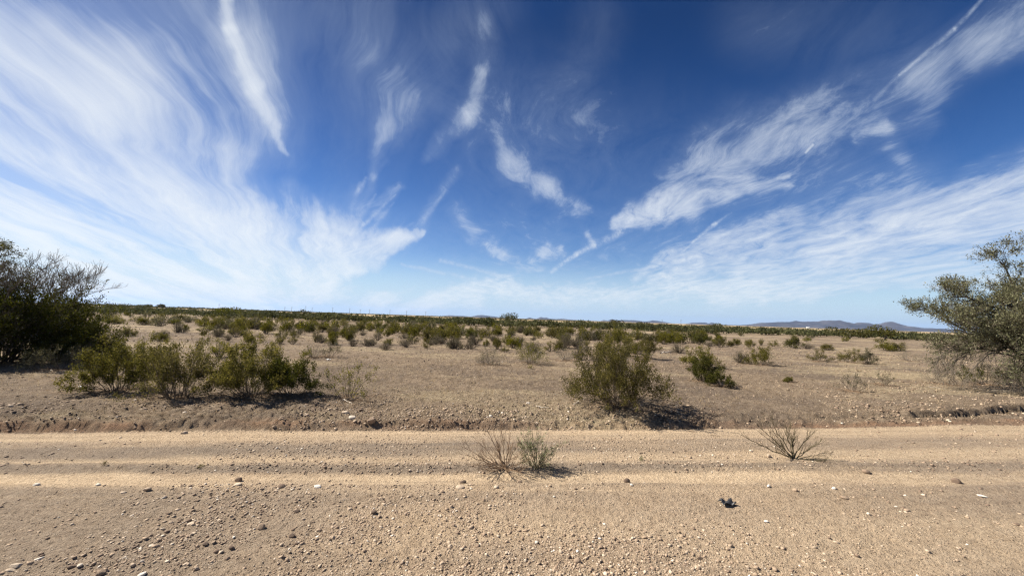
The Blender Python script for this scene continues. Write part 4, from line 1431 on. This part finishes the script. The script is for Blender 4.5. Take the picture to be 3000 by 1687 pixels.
# ------------------------------------------------------------------ mountains
def mountain(name, prof, dist, seed, depth=None):
    """prof: list of (px, py) of the skyline in the photograph's bearings; built as a full massif at its own distance"""
    prof = np.array(prof, float)
    n = int((prof[-1, 0] - prof[0, 0]) / 2.2) + 2
    xs = np.linspace(prof[0, 0], prof[-1, 0], n)
    ys = np.interp(xs, prof[:, 0], prof[:, 1])
    D = np.stack([pdir(a, b) for a, b in zip(xs, ys)])
    X = D[:, 0] / D[:, 1] * dist
    Hh = np.maximum(D[:, 2] / D[:, 1] * dist + CAMZ, 1.0)
    hm = Hh.max()
    Hh = np.maximum(Hh + hm * .10 * fbm(xs / 9.0, xs * 0 + seed, 4, seed) * np.clip(Hh / hm, 0, 1), 1.0)
    m = 40
    dep = depth or hm * 5.0
    tt = np.linspace(-1, 1, m)
    XX, TT = np.meshgrid(X, tt, indexing='ij')
    HH = Hh[:, None]
    prof_t = (1 - np.abs(TT)) ** 1.25
    YY = dist + TT * dep
    rid = np.abs(fbm(XX / (hm * 1.1), YY / (hm * 1.6), 5, seed, .55)) * 2
    env = np.abs(TT) * (1 - np.abs(TT)) * 4
    Z = HH * prof_t * (1 - .85 * rid * env) - np.where(np.abs(TT) > .97, 6, 0)
    XX = XX + (YY - dist) * (XX / dist) * .0
    V = np.stack([XX, YY, Z], -1).reshape(-1, 3)
    idx = np.arange(n * m).reshape(n, m)
    q = np.stack([idx[:-1, :-1], idx[1:, :-1], idx[1:, 1:], idx[:-1, 1:]], -1).reshape(-1, 4)
    me = mesh_np(name, V, [q], [M_MOUNT], smooth=True)
    return setting(link(name, me))


mountain('distant_hills', [(1285, 927), (1298, 925), (1317, 923), (1335, 924.5), (1358, 925), (1378, 927), (1388, 925.5), (1398, 923), (1413, 922.3), (1430, 924.6), (1454, 927.5), (1471, 930), (1500, 932),
                           (1541, 933.5), (1551, 929.5), (1561, 932.5), (1572, 933.5), (1585, 928), (1593, 930.5), (1601, 930), (1608, 932.5), (1628, 934.5), (1646, 933.2), (1672, 936),
                           (1695, 937.4), (1730, 939), (1759, 940.5), (1768, 937), (1780, 939), (1793, 934.3), (1809, 938.6), (1820, 937), (1855, 937.4), (1890, 941.5), (1903, 940), (1912, 937.6), (1930, 940),
                           (1952, 943.3), (1964, 947), (1990, 948)], 8600, 201)
mountain('distant_hills', [(1985, 948.5), (2010, 948.5), (2028, 944.6), (2050, 944), (2069, 944.6), (2075, 948), (2086, 944), (2104, 949.5), (2124, 951), (2160, 952), (2195, 953)], 9200, 203)
mountain('mountain_range', [(2140, 955), (2180, 953.5), (2203, 952), (2220, 945.5), (2246, 944.6), (2275, 942.6), (2322, 941.7), (2331, 939), (2345, 940.6), (2366, 941), (2403, 940.5), (2412, 938), (2440, 937.6), (2459, 936.8),
                            (2466, 939.3), (2488, 944), (2502, 950), (2514, 944.2), (2528, 944), (2540, 944.6), (2556, 949), (2572, 953), (2585, 948), (2598, 941.2), (2613, 941), (2630, 950.5), (2655, 954),
                            (2700, 960), (2760, 962), (2830, 968), (2900, 972)], 7000, 202)

# ------------------------------------------------------------------ power poles and the white house on the horizon
for k, (cx, hgt) in enumerate([(641, 11), (834, 8), (854, 9), (895, 13), (914, 9), (974, 11), (1024, 10), (1055, 8), (1082, 9), (1142, 10), (1191, 9), (1247, 8), (1995, 8), (1940, 7)]):
    hor = 932 + (cx - 1500) * .0322
    dist = 1150 + 40 * (k % 5)
    dv = pdir(cx, hor)
    x, y = dv[0] / dv[1] * dist, dist
    H = (hgt + 5) / FPX * dist
    e = bpy.data.objects.new('power_pole', None)
    COL.objects.link(e)
    e.location = (x, y, hz(x, y))
    P = np.array([[[0, 0, -1], [0, 0, H * .5], [0, 0, H]]], float)
    v, f = tubes(P, np.array([[.5, .42, .3]]), 8)
    g = Geo()
    g.add(v, f)
    link('mast', g.mesh('mast', [M_POLE]), e)
    for hh in (.82, .95):
        P = np.array([[[-2.2, 0, H * hh], [0, 0, H * hh], [2.2, 0, H * hh]]], float)
        v, f = tubes(P, np.array([[.16, .2, .16]]), 6)
        g = Geo()
        g.add(v, f)
        link('crossarm', g.mesh('crossarm', [M_POLE]), e)
    tag(e, 'tiny steel power pole in the row along the far horizon', 'power pole', 'power poles along the far horizon')


def box(g, x0, x1, y0, y1, z0, z1):
    v = np.array([(x, y, z) for z in (z0, z1) for x, y in ((x0, y0), (x1, y0), (x1, y1), (x0, y1))], float)
    f = np.array([(0, 3, 2, 1), (4, 5, 6, 7), (0, 1, 5, 4), (1, 2, 6, 5), (2, 3, 7, 6), (3, 0, 4, 7)])
    g.add(v, f)


dist = 900
dv = pdir(2368, 963)
x, y = dv[0] / dv[1] * dist, dist
e = bpy.data.objects.new('white_house', None)
COL.objects.link(e)
e.location = (x, y, hz(x, y))
e.scale = (.6, .6, .55)
g = Geo()
box(g, -5.5, 5.5, -3.5, 3.5, -.5, 4.2)
link('wall', g.mesh('wall', [M_WHITE]), e)
g = Geo()
v = np.array([(-6, -4.2, 4.2), (6, -4.2, 4.2), (6, 4.2, 4.2), (-6, 4.2, 4.2), (-6, 0, 6.3), (6, 0, 6.3)], float)
g.add(v, np.array([(0, 1, 5, 4), (2, 3, 4, 5), (3, 2, 1, 0)]))
g.add(v, np.array([(0, 4, 3), (1, 2, 5)]))
link('roof', g.mesh('roof', [M_WHITE]), e)
for wx in (-3.2, 3.2):
    g = Geo()
    box(g, wx - .7, wx + .7, -3.56, -3.49, 1.3, 2.6)
    link('window', g.mesh('window', [M_PANE]), e)
g = Geo()
box(g, -.55, .55, -3.56, -3.49, -.3, 2.2)
link('door', g.mesh('door', [M_POLE]), e)
tag(e, 'tiny white house on the plain below the long mountain', 'house')

# ------------------------------------------------------------------ haze
HAZE_DENS = 3.2e-5
g = Geo()
box(g, -15500, 15500, -15500, 15500, -4.0, 260.0)
mh, n = new_mat('haze')
pv = n.n('ShaderNodeVolumePrincipled')
pv.inputs['Color'].default_value = (.40, .60, 1.0, 1)
pv.inputs['Density'].default_value = HAZE_DENS
pv.inputs['Anisotropy'].default_value = 0.2
out = n.n('ShaderNodeOutputMaterial')
n.t.links.new(pv.outputs[0], out.inputs['Volume'])
setting(link('haze', g.mesh('haze', [mh])), 'stuff', 'pale blue haze over the far plain and mountains', 'haze')

# ------------------------------------------------------------------ sun
SUN_AZ, SUN_EL = -78.0, 44.0          # azimuth from +Y (camera forward), clockwise
sd = bpy.data.lights.new('sun', 'SUN')
sd.energy = 4.6
sd.angle = R(.53)
sd.color = (1.0, .93, .82)
so = bpy.data.objects.new('sun', sd)
COL.objects.link(so)
sv = Vector((math.sin(R(SUN_AZ)) * math.cos(R(SUN_EL)), math.cos(R(SUN_AZ)) * math.cos(R(SUN_EL)), math.sin(R(SUN_EL))))
so.rotation_euler = sv.to_track_quat('Z', 'Y').to_euler()
so.location = (0, 0, 50)

# ------------------------------------------------------------------ sky and cirrus
w = bpy.data.worlds.new('World')
SC.world = w
w.use_nodes = True
n = NT(w.node_tree)
SKY_S = .057
sky = n.n('ShaderNodeTexSky', sky_type='NISHITA')
sky.sun_disc = False
sky.sun_elevation = R(SUN_EL)
sky.sun_rotation = R(SUN_AZ)
sky.altitude = 300
sky.air_density = 1.0
sky.dust_density = .4
sky.ozone_density = 3.0
dr = n.n('ShaderNodeTexCoord').outputs['Generated']
sep = n.n('ShaderNodeSeparateXYZ')
n.put(sep.inputs[0], dr)
dx, dy, dz = sep.outputs
ys = n.m('MAXIMUM', dy, .08)
gx, gz = n.m('DIVIDE', dx, ys), n.m('DIVIDE', dz, ys)
zs = n.m('ADD', n.m('MAXIMUM', dz, 0.0), .085)
cu, cv = n.m('DIVIDE', dx, zs), n.m('DIVIDE', dy, zs)      # where the ray meets the cirrus layer
layer = n.xyz(cu, cv, 0)


def rot_scale(vec, ang, sx, sy):
    mp = n.n('ShaderNodeMapping')
    n.put(mp.inputs['Vector'], vec)
    mp.inputs['Rotation'].default_value = (0, 0, R(ang))
    v_ = mp.outputs[0]
    return n.v('MULTIPLY', v_, (sx, sy, 1))


G = n.xyz(gx, gz, 0)
wn = n.noise(dr, 5.0, 4, .6)
warp = n.v('SCALE', n.v('SUBTRACT', wn.outputs['Color'], (.5, .5, .5)), None, .11)
wn2 = n.noise(dr, 22.0, 3, .6)
warp2 = n.v('SCALE', n.v('SUBTRACT', wn2.outputs['Color'], (.5, .5, .5)), None, .03)
GW = n.v('MULTIPLY', n.v('ADD', n.v('ADD', G, warp), warp2), (1, 1, 0))
GS_ = n.v('MULTIPLY', n.v('ADD', G, n.v('SCALE', warp2, None, .35)), (1, 1, 0))


def g2(px, py):
    d_ = pdir(px, py)
    return (d_[0] / d_[1], d_[2] / d_[1])


KS = 3000 / 2576.0


def brush(x0, y0, x1, y1, w0, w1, amp, sharp=False):
    """soft cloud streak between two sky bearings (photograph at 2576 px wide)"""
    a, b = g2(x0 * KS, y0 * KS), g2(x1 * KS, y1 * KS)
    ab = (b[0] - a[0], b[1] - a[1], 0)
    l2 = ab[0] ** 2 + ab[1] ** 2
    pa = n.v('SUBTRACT', GS_ if sharp else GW, (a[0], a[1], 0))
    h = n.m('MINIMUM', n.m('MAXIMUM', n.m('MULTIPLY', n.v('DOT_PRODUCT', pa, ab), 1 / l2), 0.0), 1.0)
    dd = n.v('LENGTH', n.v('SUBTRACT', pa, n.v('SCALE', ab, None, h)))
    k = KS / FPX
    wd = n.m('MULTIPLY_ADD', h, (w1 - w0) * k, w0 * k)
    t = n.mr(n.m('DIVIDE', dd, wd), 1.15 if sharp else 2.1, 0.0, 0, 1, 'SMOOTHSTEP')
    return n.m('MULTIPLY', t if sharp else n.m('POWER', t, 1.35), amp)


SOFT = [   # soft veils and banks
    (-250, 600, 420, 655, 170, 120, 2.2), (200, 640, 760, 650, 130, 80, 2.0), (-100, 710, 600, 725, 70, 40, 1.6), (-150, 450, 620, 600, 130, 90, 1.0),
    (-150, 250, 450, 480, 130, 80, .52), (-60, 20, 300, 230, 120, 120, .55), (120, 60, 300, 220, 50, 60, .3), (300, 210, 580, 410, 110, 55, .62), (-20, 130, 250, 290, 30, 40, .65), (250, 290, 480, 540, 40, 30, .4),
    (-20, 395, 330, 520, 50, 40, .6), (740, 662, 1060, 590, 80, 8, 1.7), (560, 560, 860, 610, 70, 70, .5), (820, 640, 1000, 480, 50, 10, .45), (720, 640, 540, 490, 50, 40, .35), (850, 620, 890, 460, 40, 16, .3), (860, 620, 720, 470, 40, 20, .3),
    (545, -60, 575, 80, 10, 15, .9), (575, 80, 650, 230, 14, 19, .7), (650, 230, 712, 380, 20, 7, .6), (600, 120, 715, 400, 60, 20, .18), (620, -20, 700, 180, 90, 60, .16), (600, 100, 690, 330, 60, 50, .2),
    (900, 40, 1000, 240, 110, 70, .40), (1010, 200, 985, 330, 44, 40, .46), (985, 330, 930, 450, 34, 10, .42), (930, 450, 900, 520, 12, 14, .3), (1215, 40, 1225, 170, 26, 30, .2), (1220, 170, 1180, 300, 20, 22, .42), (1185, 280, 1060, 400, 28, 14, .38), (1140, 440, 1060, 580, 14, 16, .25), (1100, 100, 1180, 20, 60, 90, .2), (1120, 60, 1100, 260, 60, 50, .12),
    (1245, 330, 1300, 430, 18, 40, .26), (1300, 430, 1370, 485, 40, 34, .3), (1370, 480, 1470, 530, 30, 12, .42), (1160, 545, 1190, 600, 24, 22, .3), (1190, 600, 1260, 640, 20, 14, .3), (1250, 635, 1370, 668, 18, 10, .26),
    (1555, 552, 1720, 520, 14, 34, 1.1), (1600, 530, 1850, 470, 24, 40, .8), (1690, 440, 1780, 400, 34, 50, .35), (1800, 400, 2020, 340, 60, 66, .38), (1900, 320, 2150, 260, 70, 70, .26), (2000, 350, 2330, 190, 50, 56, .24), (2330, 190, 2640, 20, 50, 60, .3), (2450, 130, 2640, 90, 40, 40, .2),
    (1890, 470, 1990, 440, 20, 8, .55), (1900, 490, 2000, 468, 16, 8, .4), (2165, 352, 2240, 320, 14, 20, .5), (2230, 340, 2340, 300, 36, 30, .22), (2250, 360, 2290, 420, 26, 16, .3),
    (2700, 440, 2250, 580, 70, 40, 1.25), (2700, 530, 2050, 640, 65, 30, 1.2), (2640, 655, 1850, 690, 34, 24, .85), (2640, 705, 1700, 725, 26, 20, .7), (2150, 600, 1700, 690, 44, 24, .55), (2000, 560, 1650, 650, 34, 14, .45), (1930, 590, 1600, 690, 26, 12, .5), (2300, 500, 1950, 620, 60, 40, .3),
    (1345, 640, 1420, 626, 12, 12, .6), (1070, 755, 1290, 720, 24, 24, .95), (740, 735, 1200, 768, 22, 22, .8), (1290, 738, 1900, 735, 26, 20, .75), (1900, 735, 2400, 728, 20, 14, .4),
    (900, 662, 960, 655, 20, 12, .7), (1640, 712, 1690, 708, 10, 9, .9), (1710, 690, 1770, 680, 14, 16, .65), (300, 745, 800, 765, 20, 10, .5), (840, 720, 960, 722, 10, 8, .3),
    (1500, 40, 1420, 300, 60, 50, .1), (1900, 60, 2300, 120, 100, 120, .1), (2050, 420, 2300, 520, 130, 110, .2), (1480, 580, 1500, 600, 8, 8, .5), (700, 650, 1900, 670, 110, 110, .2), (300, 100, 1300, 330, 200, 180, .11), (1300, 330, 2000, 520, 160, 160, .1),
]
SHARP = [  # contrails and thin threads
    (860, 630, 905, 460, 26, 6, .2), (850, 635, 945, 490, 24, 5, .2), (840, 630, 790, 490, 28, 8, .18), (830, 620, 710, 480, 30, 8, .18), (880, 640, 990, 510, 20, 4, .22), (900, 640, 1040, 560, 20, 5, .15), (800, 620, 630, 480, 32, 10, .16),
    (2490, -20, 2400, 75, 6, 9, .4), (2400, 75, 2262, 190, 10, 6, .42), (2262, 190, 2200, 250, 6, 10, .2), (1388, 684, 1450, 640, 7, 10, .75), (1450, 640, 1580, 575, 10, 14, .65), (1745, 606, 1800, 562, 4, 8, .6), (1795, 566, 1840, 535, 7, 3, .45), (1715, 635, 1745, 606, 3, 4, .4),
    (1110, 655, 1290, 702, 7, 9, .5), (1010, 665, 1200, 705, 6, 8, .45), (1290, 690, 1180, 720, 8, 6, .3), (1662, 688, 1680, 672, 4, 5, .5), (1475, 702, 1720, 655, 5, 8, .45), (1720, 655, 1930, 590, 8, 18, .35), (915, 565, 995, 490, 9, 3, .4), (2025, 385, 2045, 365, 4, 5, .6),
    (1060, 560, 1120, 480, 12, 5, .25), (905, 480, 920, 450, 10, 8, .3),
]
Bsum = None
for b_ in SOFT:
    o_ = brush(*b_)
    Bsum = o_ if Bsum is None else n.m('ADD', Bsum, o_)
Bsh = None
for b_ in SHARP:
    o_ = brush(*b_, sharp=True)
    Bsh = o_ if Bsh is None else n.m('ADD', Bsh, o_)
# wind-drawn fibres: the layer's texture is stretched along the wind, so it fans out from the horizon
lw = n.v('ADD', layer, n.v('SCALE', n.v('SUBTRACT', n.noise(layer, .9, 3, .5).outputs['Color'], (.5, .5, .5)), None, .5))
f1 = n.noise(rot_scale(lw, -26, 1.9, .2), 1.0, 7, .62, .25).outputs[0]
f2 = n.noise(rot_scale(lw, 4, 4.2, 1.7), 1.2, 8, .7, .7).outputs[0]
side = n.mr(gx, -.4, .0, 0, 1, 'SMOOTHSTEP')
fib = n.m('ADD', n.m('MULTIPLY', n.mr(f1, .39, .63), n.m('SUBTRACT', 1.0, side)), n.m('MULTIPLY', n.mr(f2, .32, .68), side))
fine = n.noise(rot_scale(lw, -26, 13, .8), 1.0, 6, .7).outputs[0]
fine2 = n.noise(rot_scale(lw, 4, 12, 4.5), 1.0, 6, .72).outputs[0]
fmix = n.m('ADD', n.m('MULTIPLY', fine, n.m('SUBTRACT', 1.0, side)), n.m('MULTIPLY', fine2, side))
fib = n.m('ADD', fib, n.m('MULTIPLY', n.m('SUBTRACT', fmix, .5), 1.1))
fib = n.m('MAXIMUM', fib, 0.0)
front = n.mr(dy, .02, .25, 0, 1, 'SMOOTHSTEP')
# thin parts of a cloud are eaten away by the fibres, thick parts stay whole
bs = n.m('SUBTRACT', 1.0, n.m('POWER', 2.718, n.m('MULTIPLY', Bsum, -1.05)))
ero = n.m('SUBTRACT', n.m('MULTIPLY', bs, 1.55), n.m('MULTIPLY', n.m('SUBTRACT', 1.0, fib), n.mr(side, 0, 1, .88, .78)))
body = n.m('ADD', n.m('MULTIPLY', n.m('MAXIMUM', ero, 0.0), .64), n.m('MULTIPLY', bs, n.m('MULTIPLY_ADD', fib, .66, .2)))
veil = n.m('MULTIPLY', n.m('MULTIPLY', n.mr(f1, .42, .8), n.mr(gx, -.25, -1.0)), .45)
thread = n.m('MULTIPLY', Bsh, n.mr(n.noise(dr, 42, 5, .75).outputs[0], .36, .62, .15, 1.1))
dens = n.m('MULTIPLY', n.m('ADD', n.m('ADD', body, veil), thread), front)
dens = n.m('ADD', dens, n.m('MULTIPLY', n.m('SUBTRACT', 1.0, front), n.mr(f1, .45, .75, 0, .8)))
dens = n.m('ADD', dens, n.m('MULTIPLY', n.mr(gz, .15, .0, 0, 1, 'SMOOTHSTEP'), .42))
alpha = n.m('SUBTRACT', 1.0, n.m('POWER', 2.718, n.m('MULTIPLY', dens, -1.0)))
hs = n.n('ShaderNodeHueSaturation')
n.put(hs.inputs['Color'], sky.outputs[0])
hs.inputs['Hue'].default_value = .515
hs.inputs['Saturation'].default_value = 1.34
n.put(hs.inputs['Value'], n.mr(dz, .05, .62, .95, .42))
# the clear band of air over the horizon
low = n.mr(dz, .17, .0, 0, .85, 'SMOOTHSTEP')
blue = n.mix(low, hs.outputs[0], (3.9, 5.4, 6.8))
cloudc = n.mix(n.mr(alpha, .25, .95), (4.3, 5.1, 6.3), (6.9, 7.15, 7.3))
skyc = n.mix(alpha, blue, cloudc)
bg = n.n('ShaderNodeBackground')
n.put(bg.inputs[0], skyc)
bg.inputs[1].default_value = SKY_S
wo = n.n('ShaderNodeOutputWorld')
n.t.links.new(bg.outputs[0], wo.inputs[0])

# ------------------------------------------------------------------ render settings
vs = SC.view_settings
SC.display_settings.display_device = 'sRGB'
vs.view_transform = 'Standard'
vs.look = 'None'
vs.exposure = 1.25
vs.gamma = 1.0
vs.use_curve_mapping = False
SC.render.engine = 'CYCLES'
cy = SC.cycles
cy.max_bounces = 5
cy.diffuse_bounces = 3
cy.glossy_bounces = 1
cy.transmission_bounces = 3
cy.volume_bounces = 0
cy.transparent_max_bounces = 4
cy.use_denoising = True
cy.denoiser = 'OPENIMAGEDENOISE'
cy.denoising_input_passes = 'RGB_ALBEDO_NORMAL'
cy.denoising_prefilter = 'NONE'
cy.caustics_reflective = cy.caustics_refractive = False
cy.pixel_filter_type = 'BLACKMAN_HARRIS'
cy.filter_width = 1.3
